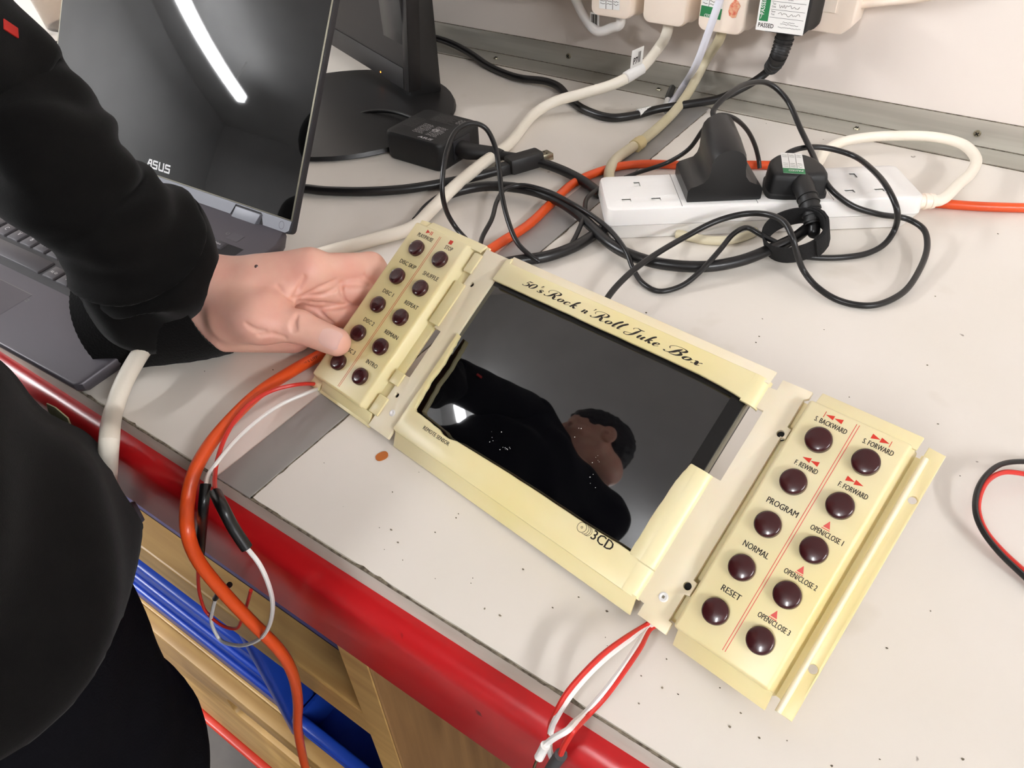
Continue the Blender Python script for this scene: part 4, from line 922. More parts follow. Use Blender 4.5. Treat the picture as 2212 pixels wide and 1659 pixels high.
g.build('strain_relief', 'rubber', pg, True, matrix=PBi.inverted())
end = PBi @ Vector((.006, -.034, -.004))
# hook and loop strap round the leads
sc_ = az(1716, 508, 22)
axis = (Vector(CAMP) - sc_).normalized() * .75 + Vector((-.25, .30, .35)); axis.normalize()
ST = frame(sc_, axis.orthogonal(), axis.cross(axis.orthogonal()))
g = MB(); v = []; f = []; n = 40; rs = random.Random(2)
for k in range(n):
    a = 2 * math.pi * k / n; rr = .0215 * (1 + .10 * math.cos(2 * a + .6)); th = .0012
    for (q, w) in ((rr, -.0095), (rr + th, -.0095), (rr + th, .0095), (rr, .0095)): v.append((q * math.cos(a), q * math.sin(a), w))
for k in range(n):
    for i in range(4): f.append((4 * k + i, 4 * k + (i + 1) % 4, 4 * ((k + 1) % n) + (i + 1) % 4, 4 * ((k + 1) % n) + i))
g.add(v, f)
strap = g.build('cable_strap', 'velcro', None, True, matrix=ST)
tag(strap, 'black hook-and-loop cable strap looped in front of the four-way block', 'strap')
g = MB(); v = []; f = []
up = ST.inverted().to_3x3() @ Vector((.8, .3, .4)); a0 = math.atan2(up.y, up.x)
for k in range(15):
    a = a0 - .9 + 1.8 * k / 14; rr = .0215 * (1 + .10 * math.cos(2 * a + .6)) + .0014
    for (q, w) in ((rr, -.0100), (rr + .0022, -.0100), (rr + .0022, .0100), (rr, .0100)): v.append((q * math.cos(a) + rs.uniform(-.0003, .0003), q * math.sin(a) + rs.uniform(-.0003, .0003), w))
for k in range(14):
    for i in range(4): f.append((4 * k + i, 4 * k + (i + 1) % 4, 4 * (k + 1) + (i + 1) % 4, 4 * (k + 1) + i))
f += [(3, 2, 1, 0), (56, 57, 58, 59)]
g.add(v, f).build('fuzzy_end', 'velcro', strap)
# ---- the tangle of black leads
cable('mains_cable', 'thick black lead curving from the cream panel through the strap to the low black plug',
      [(900, 478, 6), (925, 448, 6), (960, 424, 7), (1010, 408, 8), (1060, 402, 9), (1130, 408, 10), (1190, 426, 10), (1240, 456, 10), (1285, 496, 9), (1320, 528, 9), (1365, 552, 9), (1430, 570, 8), (1520, 576, 8), (1600, 563, 9), (1665, 538, 12), (1715, 515, 17), (1752, 490, 22), end + Vector((.003, -.004, -.006)), end + Vector((0, .002, 0))], .0048, 'blackcable', 14)
cable('mains_cable', 'thick black lead lying against the top edge of the cream panel beside the grey strip',
      [(985, 590, 5), (1060, 574, 5), (1120, 563, 5), (1180, 554, 5), (1240, 533, 5), (1285, 506, 5), (1306, 492, 4.5)], .0048, 'blackcable', 14)
cable('thin_cable', 'thin black lead standing in a tall loop in front of the power brick',
      [(1010, 520, 8), (985, 492, 14), (966, 460, 28), (956, 420, 46), (957, 372, 62), (968, 318, 76), (988, 280, 84), (1018, 266, 86), (1048, 276, 80), (1068, 312, 68), (1078, 365, 52), (1084, 420, 38), (1097, 475, 26), (1118, 525, 16), (1145, 552, 10), (1165, 566, 5)], .0022, 'blackcable', 10)
cable('thin_cable', 'thin black lead beside the thick one, dipping in a loop before the four-way block',
      [(1035, 540, 3), (1042, 512, 6), (1062, 474, 12), (1074, 434, 14), (1092, 408, 16), (1125, 400, 16), (1180, 412, 16), (1240, 442, 16), (1285, 470, 15), (1322, 502, 15), (1354, 546, 12), (1368, 582, 5), (1391, 614, 3), (1423, 629, 3), (1471, 618, 4), (1511, 588, 10), (1555, 540, 20), (1586, 504, 24), (1614, 492, 24), (1645, 508, 20), (1690, 530, 14)], .0022, 'blackcable', 10)
cable('thin_cable', 'short thin black lead dropping past the left end of the four-way block',
      [(1300, 404, 9), (1288, 411, 9), (1267, 430, 10), (1262, 466, 12), (1243, 512, 7), (1228, 538, 3)], .0022, 'blackcable', 10)
cable('thin_cable', 'thin black lead arching behind the tall black adaptor',
      [(1350, 384, 3), (1375, 374, 4), (1442, 351, 12), (1488, 322, 28), (1522, 276, 52), (1548, 250, 66), (1580, 253, 62), (1610, 276, 48), (1630, 312, 28), (1639, 346, 12), (1641, 364, 5)], .0022, 'blackcable', 10)
cable('thin_cable', 'long thin lead of the tall black adaptor, looping right and back to the panel',
      [SM @ Vector((.102, .058, .080)), (1540, 243, 84), (1572, 205, 92), (1618, 180, 92), (1662, 181, 86), (1698, 213, 74), (1730, 280, 58), (1754, 330, 50), (1772, 372, 46), (1796, 410, 40), (1840, 444, 30), (1900, 463, 22), (1960, 473, 16), (1994, 494, 14), (2003, 530, 10), (1985, 585, 6), (1945, 636, 4), (1880, 660, 3), (1815, 650, 3), (1765, 620, 6), (1736, 585, 12), (1722, 550, 26), (1712, 514, 38), (1694, 480, 44), (1656, 463, 42), (1610, 462, 38), (1550, 477, 32), (1480, 512, 24), (1400, 560, 20), (1350, 600, 18), (1312, 644, 14), (1290, 690, 10)], .0025, 'blackcable', 10, per=8)
cable('thin_cable', 'thin black lead making a wide arc from the low black plug round to the strap',
      [(1688, 352, 40), (1700, 333, 46), (1732, 320, 48), (1780, 319, 46), (1840, 335, 42), (1885, 367, 44), (1920, 411, 44), (1938, 455, 34), (1933, 495, 14), (1912, 526, 6), (1877, 546, 3), (1830, 555, 3), (1780, 557, 3), (1730, 553, 4), (1690, 546, 5)], .0025, 'blackcable', 10)

# ================================================================== power brick
c0, c1_, c2_, c3_ = az(831, 284, 30), az(917, 230, 30), az(1032, 262, 30), az(955, 315, 30)
ctr = (c0 + c1_ + c2_ + c3_) / 4; bx = ((c3_ - c0) + (c2_ - c1_)).normalized()
KM = frame((ctr.x, ctr.y, Z), bx, Vector((-bx.y, bx.x, 0)))
kw = ((c3_ - c0).length + (c2_ - c1_).length) / 4; kd = ((c1_ - c0).length + (c2_ - c3_).length) / 4
bk = thing('power_brick', 'square black laptop power brick with pale printing on top, left of the long white lead', 'power adaptor', matrix=KM)
g = MB(); bm = bmesh.new(); rg = []
for (k, z) in ((.96, .0003), (1.0, .003), (1.0, .026), (.985, .0287), (.95, .030)):
    rg.append([bm.verts.new((p[0], p[1], z)) for p in rrect(-kw * k, -kd * k, kw * k, kd * k, .008)])
N = len(rg[0])
for i in range(len(rg) - 1):
    for k in range(N): bm.faces.new((rg[i][k], rg[i][(k + 1) % N], rg[i + 1][(k + 1) % N], rg[i + 1][k]))
bm.faces.new(rg[-1]); bm.faces.new(list(reversed(rg[0]))); g.bm(bm)
body = g.build('brick_body', 'blackm', bk, True)
W_, H_ = kw * 1000, kd * 1000
TT = Matrix.Translation((0, 0, .0301)) @ Matrix.Rotation(0, 4, 'Z')
items = [place(text_vf('ASUS', 3.6, 1.5, 'LEFT', .02), W_ * .12, -H_ * .84)]
o = MB(); 
for (v, f) in items: o.add([((p[0] + .30 * (p[1] + H_ * .84)) * mm, p[1] * mm, 0) for p in v], f)
o.build('lettering', 'print', bk, matrix=TT)
it = []
for j in range(9):
    for k in range(2): it.append(scrawl(-W_ * .28 + k * 18, -W_ * .28 + k * 18 + rs.uniform(12, 16), -H_ * .58 + j * 2.6, .7, 16, j * 11 + k, .42))
ink(bk, 'print', it, z=.0302)
it = [place(text_vf('CE', 4.4, 1.2, 'LEFT', .02), W_ * .18, -H_ * .28)]
ink(bk, 'print', it, z=.0303)
it = [scrawl(-W_ * .35, -W_ * .35 + rs.uniform(20, 34), H_ * .35 + j * 2.4, .5, 20, j + 70, .3) for j in range(8)] + [scrawl(-W_ * .8, -W_ * .4, -H_ * .35 + j * 3, .5, 12, j + 90, .3) for j in range(8)]
it += [rect_vf(W_ * .45 + a * 1.5, H_ * .45 + b * 1.5, W_ * .45 + a * 1.5 + 1.2, H_ * .45 + b * 1.5 + 1.2) for a in range(8) for b in range(8) if (a * 7 + b * 5 + a * b) % 3]
ink(bk, 'printdim', it, z=.0302)
# inlet and moulded plug on the right side
MB().box(kw - .0004, kw + .0010, -.014, .014, .006, .026, r=.0004).build('inlet', 'lapdark', bk, True)
KI = KM.inverted()
q0 = KM @ Vector((kw - .001, -.002, .0150)); q1 = KM @ Vector((kw + .012, -.004, .0150))
q2, q3 = az(1062, 330, 14), az(1085, 336, 13)
g = MB(); g.tube([q0, q1, q2], [.0100, .0105, .0078], 12, flat=.8); g.tube([q2, q3], [.0074, .0056], 12)
lead, P = cable('power_lead', 'black moulded plug and lead running right from the square power brick', [q2, q3, (1130, 343, 11), (1180, 355, 9), (1230, 375, 7), (1270, 398, 6), (1297, 420, 5)], .0048, 'blackcable', 14)
g.build('moulded_plug', 'rubber', lead, True)
cable('dc_cord', 'thin black cord from the back of the power brick towards the laptop', [KM @ Vector((-kw + .003, kd - .010, .016)), KM @ Vector((-kw - .010, kd - .006, .016)), (850, 242, 16), (800, 241, 14), (755, 256, 8), (720, 280, 4), (695, 305, 4), (670, 330, 4)], .0021, 'blackcable', 10)
hc, P = cable('display_cable', 'thick black display cable ending in a loose connector with a bright metal tip', [(560, 440, 5), (640, 408, 5), (700, 412, 5), (780, 414, 5), (870, 409, 5), (950, 397, 5.5), (1020, 383, 7), (1075, 369, 8)], .0046, 'blackcable', 14)
h0, h1 = az(1078, 368, 8.5), az(1168, 342, 10)
HD = frame(h0, h1 - h0, (0, .2, 1)); ln = (h1 - h0).length
g = MB(); g.box(-.002, .012, -.0058, .0058, -.006, .006, r=.002); g.box(.010, ln, -.0062, .0100, -.0100, .0100, r=.003); g.build('connector_shell', 'rubber', hc, True, matrix=HD)
g = MB(); g.box(ln - .001, ln + .0115, -.0024, .0046, -.0070, .0070, r=.0006); tip = g.build('metal_tip', 'screw', hc, True, matrix=HD)
for s in (-.003, .003): MB().box(ln + .005, ln + .0065, .00455, .0048, s - .0009, s + .0009).build('tip_hole', 'darkhole', hc, matrix=HD)

# ================================================================== laptop
la = R(2.0); lex = Vector((math.cos(la), math.sin(la), 0)); ley = Vector((-math.sin(la), math.cos(la), 0))
O_ = az(165, 835, 11)
tl = math.atan2(.012, .212)
LMx = frame((O_.x, O_.y, O_.z), lex, ley * math.cos(tl) + Vector((0, 0, math.sin(tl))))
lap = thing('laptop', 'open dark grey laptop with a glossy tilted screen behind the black sleeve', 'laptop', matrix=LMx)
LI = LMx.inverted()
def lpart(mb, name, m, parent=None, smooth=True): mb.v = [Vector(p) * mm for p in mb.v]; return mb.build(name, m, parent or lap, smooth)
LWd, LDp = 360, 214
g = MB(); bm = bmesh.new(); rg = []
for (i, z) in ((3, -10.8), (0, -6), (0, -1.2), (.6, -.3), (1.6, 0)):
    pts = [(-LWd + i, i), (-i - 4, i), (-i, 4 + i), (-i, LDp - 20), (-i - 9, LDp - i), (-LWd + i + 9, LDp - i), (-LWd + i, LDp - 20)]
    rg.append([bm.verts.new((p[0], p[1], z + (-6.0 * p[1] / LDp if z < -10 else 0))) for p in pts])
N = len(rg[0])
for i in range(len(rg) - 1):
    for k in range(N): bm.faces.new((rg[i][k], rg[i][(k + 1) % N], rg[i + 1][(k + 1) % N], rg[i + 1][k]))
bm.faces.new(rg[-1]); bm.faces.new(list(reversed(rg[0]))); g.bm(bm)
base = lpart(g, 'base', 'lapgrey')
for (fx, fy) in ((-30, 20), (-330, 20), (-30, 190), (-330, 190)): lpart(MB().box(fx - 8, fx + 8, fy - 4, fy + 4, -10.9 - fy * .0565 * 1.0 - 0.0, -9), 'rubber_foot', 'rubber')
lpart(MB().box(-343, -20, 62, 176, -.2, .12, r=.05), 'keyboard_deck', 'lapdark')
lpart(MB().prism(rrect(-252, 6, -130, 49, 2), -.1, .10), 'touchpad', 'lapgrey')
lpart(MB().box(-252, -130, 48.4, 48.9, .05, .13), 'touchpad_edge', 'printdim', None, False)
kp0 = 20.25
def key(cx, cy, w, h, ch=None, sz=4.2, me={}):
    kk = (round(w, 1), round(h, 1))
    if kk not in me:
        g = MB(); g.bm(frustum([(-w / 2, -h / 2), (w / 2, -h / 2), (w / 2, h / 2), (-w / 2, h / 2)], [(-w / 2 + .5, -h / 2 + .5), (w / 2 - .5, -h / 2 + .5), (w / 2 - .5, h / 2 - .5), (-w / 2 + .5, h / 2 - .5)], .1, 1.7, .25, seg=1))
        o = lpart(g, 'key', 'key'); me[kk] = o.data
    else:
        o = bpy.data.objects.new('key', me[kk]); COL.objects.link(o); o.parent = lap
    o.location = (cx * mm, cy * mm, 0)
    if ch:
        g = MB(); v, f = text_vf(ch, sz, .95, 'CENTER'); g.add([(p[0] * mm, (p[1] - sz * .4) * mm, .00176) for p in v], f); g.build('lettering', 'print', o)
x0k = -208.5 + 3.6; yr = 97.0
rows = [(yr, 'ZXCVBNM,./', x0k - 4 * kp0), (yr + kp0, 'ASDFGHJKL;', x0k - 4.25 * kp0 - 5), (yr + 2 * kp0, 'QWERTYUIOP', x0k - 4.5 * kp0 - 10), (yr + 3 * kp0, '1234567890', x0k - 5 * kp0 - 8)]
for (y, s, xs) in rows:
    for i, ch in enumerate(s): key(xs + i * kp0, y, 16.2, 16.2, ch)
    key(xs - 25, y, 26, 16.2); key(xs + 10 * kp0 + 6, y, 28, 16.2)
key(-152.2 - 54, 76.8, 106, 16.2)
key(-139.6, 75.6, 15.6, 13.6, 'Alt Gr', 2.6); key(-120.6, 74.6, 15.6, 11.6, '=', 3.4); key(-98.2, 72.8, 16.2, 8.2, '<', 2.4); key(-76.6, 72.8, 16.2, 8.2, 'v', 2.4); key(-55, 72.8, 16.2, 8.2, '>', 2.4); key(-76.6, 82.2, 16.2, 8.2, '^', 2.4)
for k in range(4): key(-272 - k * 19, 76.8, 16.2, 16.2, ('Alt', '', 'Fn', 'Ctrl')[k], 2.6)
for k in range(14): key(-46 - k * 19.4, 171.0, 15.6, 8.6, ('Delete', 'Prt Sc', 'F12', 'F11', 'F10', 'F9', 'F8', 'F7', 'F6', 'F5', 'F4', 'F3', 'F2', 'F1')[k], 2.2)
ink(lap, 'printdim', [ring(-52, 187.5, 1.6, .25, 120, 420), rect_vf(-129.5, 41, -126, 41.4), rect_vf(-129.5, 43.5, -126, 43.9), rect_vf(-129.5, 41, -129.1, 43.9), rect_vf(-126.4, 41, -126, 43.9)], 'printed_symbol', z=.00013)
lpart(MB().prism(rrect(-48, 181, -34, 191, 1.2), .02, .25), 'power_key', 'lapgrey')
lpart(MB().box(-1.6, .25, 112, 126, -8, -2.2), 'port', 'screw'); lpart(MB().box(-1.4, .4, 113.2, 124.8, -7, -3.2), 'port', 'darkhole')
# lid
Bp = az(380 + 1680 * 300 / 2074, 320 + 1265 * 300 / 2074, 24)
th = R(32); lup = Vector((0, 0, 1)) * math.cos(th) + ley * math.sin(th)
LD = LI @ frame(Bp, lex, lup)
lid = MB(); lid.v = []
g = MB(); g.prism(rrect(-360, -1.5, 3.0, 236, 5), -6.5, -.4, r=.8); g.v = [Vector(p) * mm for p in g.v]; lid = g.build('lid', 'lapdark', lap, True, matrix=LD)
def dl(mb, name, m, parent=lid, smooth=True): mb.v = [Vector(p) * mm for p in mb.v]; return mb.build(name, m, parent, smooth)
dl(MB().box(-359, 1.8, 10.2, 235, -.5, -.05, r=.1), 'edge_trim', 'silver')
dl(MB().box(-357.2, 0, 11.2, 233.8, -.3, .05, r=.02), 'glass_screen', 'lapscreen')
g = MB()
hx0, hx1 = -73, -31
g.prism([(-357, -.9), (hx0, -.9), (hx0 + 5, 9), (hx1 - 4, 9), (hx1, -.9), (-4, -.9), (0, 1.5), (1.4, 10), (-358, 10)], -.4, .06)
dl(g, 'lower_bezel', 'laphinge')
dl(MB().box(hx0 + 2, hx1 - 1, -1, 9.4, -.6, -.3), 'hinge_recess', 'darkhole')
dl(MB().bm(frustum([(hx0 + 1, -7), (hx1 - 6, -7), (hx1 - 2, 8), (hx0 + 6, 8)], [(hx0 + 2, -6), (hx1 - 10, -6), (hx1 - 3, 7.6), (hx0 + 7, 7.6)], -1.2, 1.6, .6)), 'hinge_cover', 'laphinge')
v = []
g = MB()
def logo(x0, y0, h):
    """the slanted four letter maker's mark on the lower bezel of the screen"""
    out = []; s = .28
    bars = [((0, 0), (2.3, 0), (6.2, 1.0), (4.4, 1.0))]
    A_ = [[(0, 0), (.26, 0), (.66, 1), (.44, 1)], [(.50, .96), (.60, 1), (1.0, 1), (1.0, .80), (.55, .80)], [(.80, 0), (1.02, 0), (1.02, .9), (.80, .9)], [(.45, .42), (.9, .42), (.9, .60), (.5, .60)]]
    S_ = [[(.0, .80), (.95, .80), (.95, 1), (.08, 1)], [(0, .42), (.22, .42), (.22, .92), (0, .92)], [(.0, .42), (.95, .42), (.95, .6), (.0, .6)], [(.74, .0), (.96, .08), (.96, .56), (.74, .56)], [(-.1, 0), (.9, 0), (.96, .2), (-.1, .2)]]
    U_ = [[(0, .1), (.22, .1), (.22, 1), (0, 1)], [(.0, .12), (.1, 0), (.9, 0), (.98, .12), (.9, .2), (.1, .2)], [(.76, .1), (.98, .1), (.98, 1), (.76, 1)]]
    for i, Lt in enumerate((A_, S_, U_, S_)):
        for q in Lt: out.append(([(x0 + (i * 1.16 + p[0]) * h * .95, y0 + p[1] * h, 0) for p in q], [tuple(range(len(q)))]))
    return out
it = [([(p[0] * mm, p[1] * mm, .00012) for p in v], f) for v, f in logo(-195.5, 15.6, 8.2)]
for v, f in it: g.add(v, f)
g.build('lettering', 'print', lid)
it = ring(-11, 4.4, 3.4, .2); g = MB(); g.add([(p[0] * mm * .85, p[1] * mm, .0001) for p in it[0]], it[1]); g.build('printed_symbol', 'lapdark', lid)

# ================================================================== monitor behind the laptop
mz = 20
Mb = az(874, 193, mz); Ma = az(740, 110, mz); mex = Vector((Mb.x - Ma.x, Mb.y - Ma.y, 0)).normalized()
mback = Vector((0, 0, 1)).cross(mex)
if mback.y < 0: mback = -mback
mt = R(6); mup = Vector((0, 0, 1)) * math.cos(mt) + mback * math.sin(mt)
MM = frame(Mb, mex, mup)
mon = thing('monitor', 'black desktop monitor on a round foot standing behind the laptop', 'monitor', matrix=frame((Mb.x, Mb.y, Z), mex, mback))
MI = mon.matrix_world.inverted() if False else frame((Mb.x, Mb.y, Z), mex, mback).inverted()
def mpart(mb, name, m, parent=mon, smooth=True, T=None): mb.v = [Vector(p) * mm for p in mb.v]; return mb.build(name, m, parent, smooth, matrix=T)
ML = MI @ MM
mpart(MB().box(-480, 13, 0, 320, -16, 0, r=2), 'casing', 'monitor', T=ML)
fr = mpart(MB().box(-480, 0.0, -.4, 24, -.5, 1.2, r=.5), 'lower_bezel', 'monitor', T=ML)
mpart(MB().box(.7, 13.0, -.4, 320, -.5, 1.0, r=.5), 'side_bezel', 'monitor', T=ML)
mpart(MB().box(-478, .4, 24.6, 318, -.5, .2), 'screen', 'monscreen', T=ML)
mpart(MB().lathe([(1.1, 0), (1.1, .4), (0, .6)], 10, Matrix.Translation((-62, 4, 1.1))), 'power_light', 'led', T=ML)
fc = MI @ az(745, 245, 0)
FT = Matrix.Translation((fc.x, fc.y, 0))
g = MB(); prof = [(.0, .0), (.132, .0), (.135, .002), (.133, .006), (.09, .011), (.03, .014), (0, .014)]
g.lathe([(r_, z_) for r_, z_ in prof[1:]] , 48); g.build('foot', 'black', mon, True, matrix=FT)
nk = MI @ (az(700, 160, 0)); 
g = MB(); g.box(fc.x - .03, fc.x + .03, .005, .050, .004, .26, r=.006); g.build('neck', 'black', mon, True)

# clear tub and a dark ring behind the sleeve
tp_ = az(140, 72, 0); cup = thing('plastic_tub', 'clear plastic tub at the far left, behind the laptop screen', 'tub', loc=(tp_.x - .03, tp_.y + .04, Z))
g = MB(); g.lathe([(.040, .0), (.046, .002), (.060, .11), (.058, .11), (.0445, .004), (.001, .003)], 32); g.build('tub_body', 'clear', cup, True)
g = MB(); g.lathe([(.0585, .108), (.063, .108), (.064, .111), (.062, .114), (.0585, .113)], 32); g.build('rim', 'clear', cup, True)
q = az(118, 97, 4); g = MB(); ring_pts = [(q.x - .02 + .075 * math.cos(a), q.y + .055 + .06 * math.sin(a), Z + .0055) for a in [R(-150 + 20 * k) for k in range(13)]]
g.tube(ring_pts, .0055, 12); o = g.build('coiled_cable', 'blackcable', None, True); tag(o, 'dark cable curving on the bench in front of the clear plastic tub', 'cable')
# ================================================================== the person
class Field:
    """signed distance field on a grid, meshed by surface nets"""
    def __init__(self, lo, hi, h):
        self.lo = np.array(lo, float); self.h = h
        n = np.ceil((np.array(hi) - self.lo) / h).astype(int) + 1
        ax_ = [self.lo[i] + h * np.arange(n[i]) for i in range(3)]; self.ax = ax_
        self.F = np.full(tuple(n), 1.0, np.float32)
    def _sl(self, lo, hi):
        s = []
        for i in range(3):
            a = max(int(math.floor((lo[i] - self.lo[i]) / self.h)), 0); b = min(int(math.ceil((hi[i] - self.lo[i]) / self.h)) + 1, self.F.shape[i]); s.append(slice(a, max(b, a)))
        return tuple(s)
    def _grid(self, s):
        return np.meshgrid(self.ax[0][s[0]], self.ax[1][s[1]], self.ax[2][s[2]], indexing='ij')
    def _mix(self, s, d, k, op):
        A = self.F[s]
        if A.size == 0: return
        if op == 'add':
            if k <= 0: self.F[s] = np.minimum(A, d)
            else:
                hh = np.maximum(k - np.abs(A - d), 0) / k; self.F[s] = np.minimum(A, d) - hh * hh * k * .25
        else:
            d = -d
            if k <= 0: self.F[s] = np.maximum(A, d)
            else:
                hh = np.maximum(k - np.abs(A - d), 0) / k; self.F[s] = np.maximum(A, d) + hh * hh * k * .25
    def cone(self, a, b, r1, r2, k=.004, op='add', sc=None):
        a = np.array(a, float); b = np.array(b, float); R_ = max(r1, r2); mg = .022 if op == 'add' else .004
        mg = max(mg, self.h * 3, k * 1.2)
        s = self._sl(np.minimum(a, b) - R_ - mg, np.maximum(a, b) + R_ + mg); X, Y, Zz = self._grid(s)
        ba = b - a; l2 = ba @ ba
        if l2 < 1e-12:
            d = np.sqrt((X - a[0]) ** 2 + (Y - a[1]) ** 2 + (Zz - a[2]) ** 2) - r1
        else:
            t = np.clip(((X - a[0]) * ba[0] + (Y - a[1]) * ba[1] + (Zz - a[2]) * ba[2]) / l2, 0, 1)
            d = np.sqrt((X - a[0] - t * ba[0]) ** 2 + (Y - a[1] - t * ba[1]) ** 2 + (Zz - a[2] - t * ba[2]) ** 2) - (r1 + (r2 - r1) * t)
        self._mix(s, d, k, op); return self
    def chain(self, pts, rad, k=.004):
        for i in range(len(pts) - 1): self.cone(pts[i], pts[i + 1], rad[i], rad[i + 1], k)
        return self
    def ell(self, c, r, axes=None, k=.006, op='add'):
        c = np.array(c, float); r = np.array(r, float); A = np.eye(3) if axes is None else np.array(axes)
        R_ = r.max(); mg = max(.022, self.h * 3, k * 1.2); s = self._sl(c - R_ - mg, c + R_ + mg); X, Y, Zz = self._grid(s)
        q = [(X - c[0]) * A[i][0] + (Y - c[1]) * A[i][1] + (Zz - c[2]) * A[i][2] for i in range(3)]
        k0 = np.sqrt(sum((q[i] / r[i]) ** 2 for i in range(3))); k1 = np.sqrt(sum((q[i] / r[i] ** 2) ** 2 for i in range(3)))
        self._mix(s, k0 * (k0 - 1) / np.maximum(k1, 1e-9), k, op); return self
    def cut(self, P, n):
        X, Y, Zz = self._grid((slice(None),) * 3); d = (X - P[0]) * n[0] + (Y - P[1]) * n[1] + (Zz - P[2]) * n[2]
        self.F = np.maximum(self.F, d.astype(np.float32)); return self
    def at(self, p):
        u = (np.array(p) - self.lo) / self.h; i = np.floor(u).astype(int)
        if (i < 0).any() or (i + 1 >= np.array(self.F.shape)).any(): return 1.0
        f = u - i; c = self.F[i[0]:i[0] + 2, i[1]:i[1] + 2, i[2]:i[2] + 2]
        c = c[0] * (1 - f[0]) + c[1] * f[0]; c = c[0] * (1 - f[1]) + c[1] * f[1]; return float(c[0] * (1 - f[2]) + c[1] * f[2])
    def hit(self, px, py, t0=.40, t1=.75):
        """first point of the surface along a line of sight"""
        d = ray(px, py); d = d / np.linalg.norm(d); t = t0
        while t < t1:
            v = self.at(CAMP + d * t)
            if v < .0002: return CAMP + d * t
            t += min(max(v * .7, .0004), .01)
        return None
    def mesh(self, smooth=0):
        F = self.F; nx, ny, nz = F.shape; Sg = F < 0
        cs = np.zeros((nx - 1, ny - 1, nz - 1), np.int8)
        for dx in (0, 1):
            for dy in (0, 1):
                for dz in (0, 1): cs += Sg[dx:nx - 1 + dx, dy:ny - 1 + dy, dz:nz - 1 + dz]
        act = (cs > 0) & (cs < 8); I = np.argwhere(act); idx = -np.ones(act.shape, np.int64); idx[act] = np.arange(len(I))
        acc = np.zeros((len(I), 3)); cnt = np.zeros(len(I)); cor = [(a, b, c) for a in (0, 1) for b in (0, 1) for c in (0, 1)]
        val = {c: F[I[:, 0] + c[0], I[:, 1] + c[1], I[:, 2] + c[2]] for c in cor}
        for c in cor:
            for ax_ in range(3):
                if c[ax_] == 0:
                    e = list(c); e[ax_] = 1; e = tuple(e); a, b = val[c], val[e]; x = (a < 0) != (b < 0)
                    t = np.where(x, a / np.where(x, a - b, 1), 0); P = np.tile(np.array(c, float), (len(I), 1)); P[:, ax_] += t
                    acc[x] += P[x]; cnt[x] += 1
        V = self.lo + (I + acc / cnt[:, None]) * self.h; faces = []
        for ax_ in range(3):
            sl0 = [slice(1, -1)] * 3; sl1 = [slice(1, -1)] * 3; sl0[ax_] = slice(0, -1); sl1[ax_] = slice(1, None)
            a = Sg[tuple(sl0)]; b = Sg[tuple(sl1)]; X = np.argwhere(a != b); off = np.array([1, 1, 1]); off[ax_] = 0; X = X + off
            fl = Sg[X[:, 0], X[:, 1], X[:, 2]]; u, w = [(1, 2), (2, 0), (0, 1)][ax_]
            q = []
            for (du, dw_) in ((-1, -1), (0, -1), (0, 0), (-1, 0)):
                Y = X.copy(); Y[:, u] += du; Y[:, w] += dw_; q.append(idx[Y[:, 0], Y[:, 1], Y[:, 2]])
            q = np.stack(q, 1); q[~fl] = q[~fl][:, ::-1]; faces.append(q)
        Fc = np.concatenate(faces); Fc = Fc[(Fc >= 0).all(1)]
        for _ in range(smooth):
            a = np.zeros_like(V); n = np.zeros(len(V))
            for i in range(4):
                j = (i + 1) % 4; np.add.at(a, Fc[:, i], V[Fc[:, j]]); np.add.at(n, Fc[:, i], 1)
            V = V * .5 + .5 * a / np.maximum(n, 1)[:, None]
        return V, Fc
def field_mesh(name, parts):
    V = []; Fc = []; n = 0
    for v, f in parts: V.append(v); Fc.append(f + n); n += len(v)
    V = np.concatenate(V); Fc = np.concatenate(Fc); me = bpy.data.meshes.new(name)
    me.vertices.add(len(V)); me.vertices.foreach_set('co', V.astype(np.float32).ravel())
    me.loops.add(len(Fc) * 4); me.loops.foreach_set('vertex_index', Fc.astype(np.int32).ravel())
    me.polygons.add(len(Fc)); me.polygons.foreach_set('loop_start', np.arange(0, len(Fc) * 4, 4, dtype=np.int32))
    me.update(calc_edges=True); me.validate(); me.polygons.foreach_set('use_smooth', [True] * len(me.polygons)); return me

# ---- left hand: wrist at the left, palm towards the lens, thumb on the panel, fingers going behind it
V3 = lambda p: np.array(p, float)
wr = V3(az(446, 648, 36)); iM = V3(az(668, 586, 60)); mM = V3(az(684, 622, 46)); rM = V3(az(676, 660, 30)); pM = V3(az(648, 706, 15))
cmc = V3(az(492, 668, 42)); tM = V3(az(566, 694, 45)); tI = V3(az(646, 706, 41)); tT = V3(ad(727, 739, 9.0))
iP = V3(ad(800, 578, -17)); iD = V3(ad(842, 622, -21)); iT = V3(ad(862, 668, -20))
mP = V3(ad(800, 632, -21)); mD = V3(ad(840, 668, -21)); mT = V3(ad(852, 704, -20))
rP = V3(ad(775, 690, -21)); rD = V3(ad(812, 714, -20)); rT = V3(ad(826, 744, -19))
pP = V3(ad(728, 736, -20)); pD = V3(ad(760, 758, -19)); pT = V3(ad(776, 780, -19))
pts = np.array([wr, iM, rM, pM, tT, iP, iT, mT, rT, pT, cmc])
fh = Field(pts.min(0) - .045, pts.max(0) + .035, .00105)
nrm = np.cross(iM - wr, pM - wr); nrm /= np.linalg.norm(nrm)
if nrm @ (CAMP - wr) < 0: nrm = -nrm
dn = lambda p, d: p - nrm * d
wu, wl = wr + (iM - pM) * .30, wr - (iM - pM) * .31
fd = (iM - wr) / np.linalg.norm(iM - wr)
arm = wr - fd * .055 + np.array([0, .004, .006])
fh.cone(arm + (iM - pM) * .22, wu, .021, .0190, .012); fh.cone(arm - (iM - pM) * .22, wl, .021, .0180, .012)
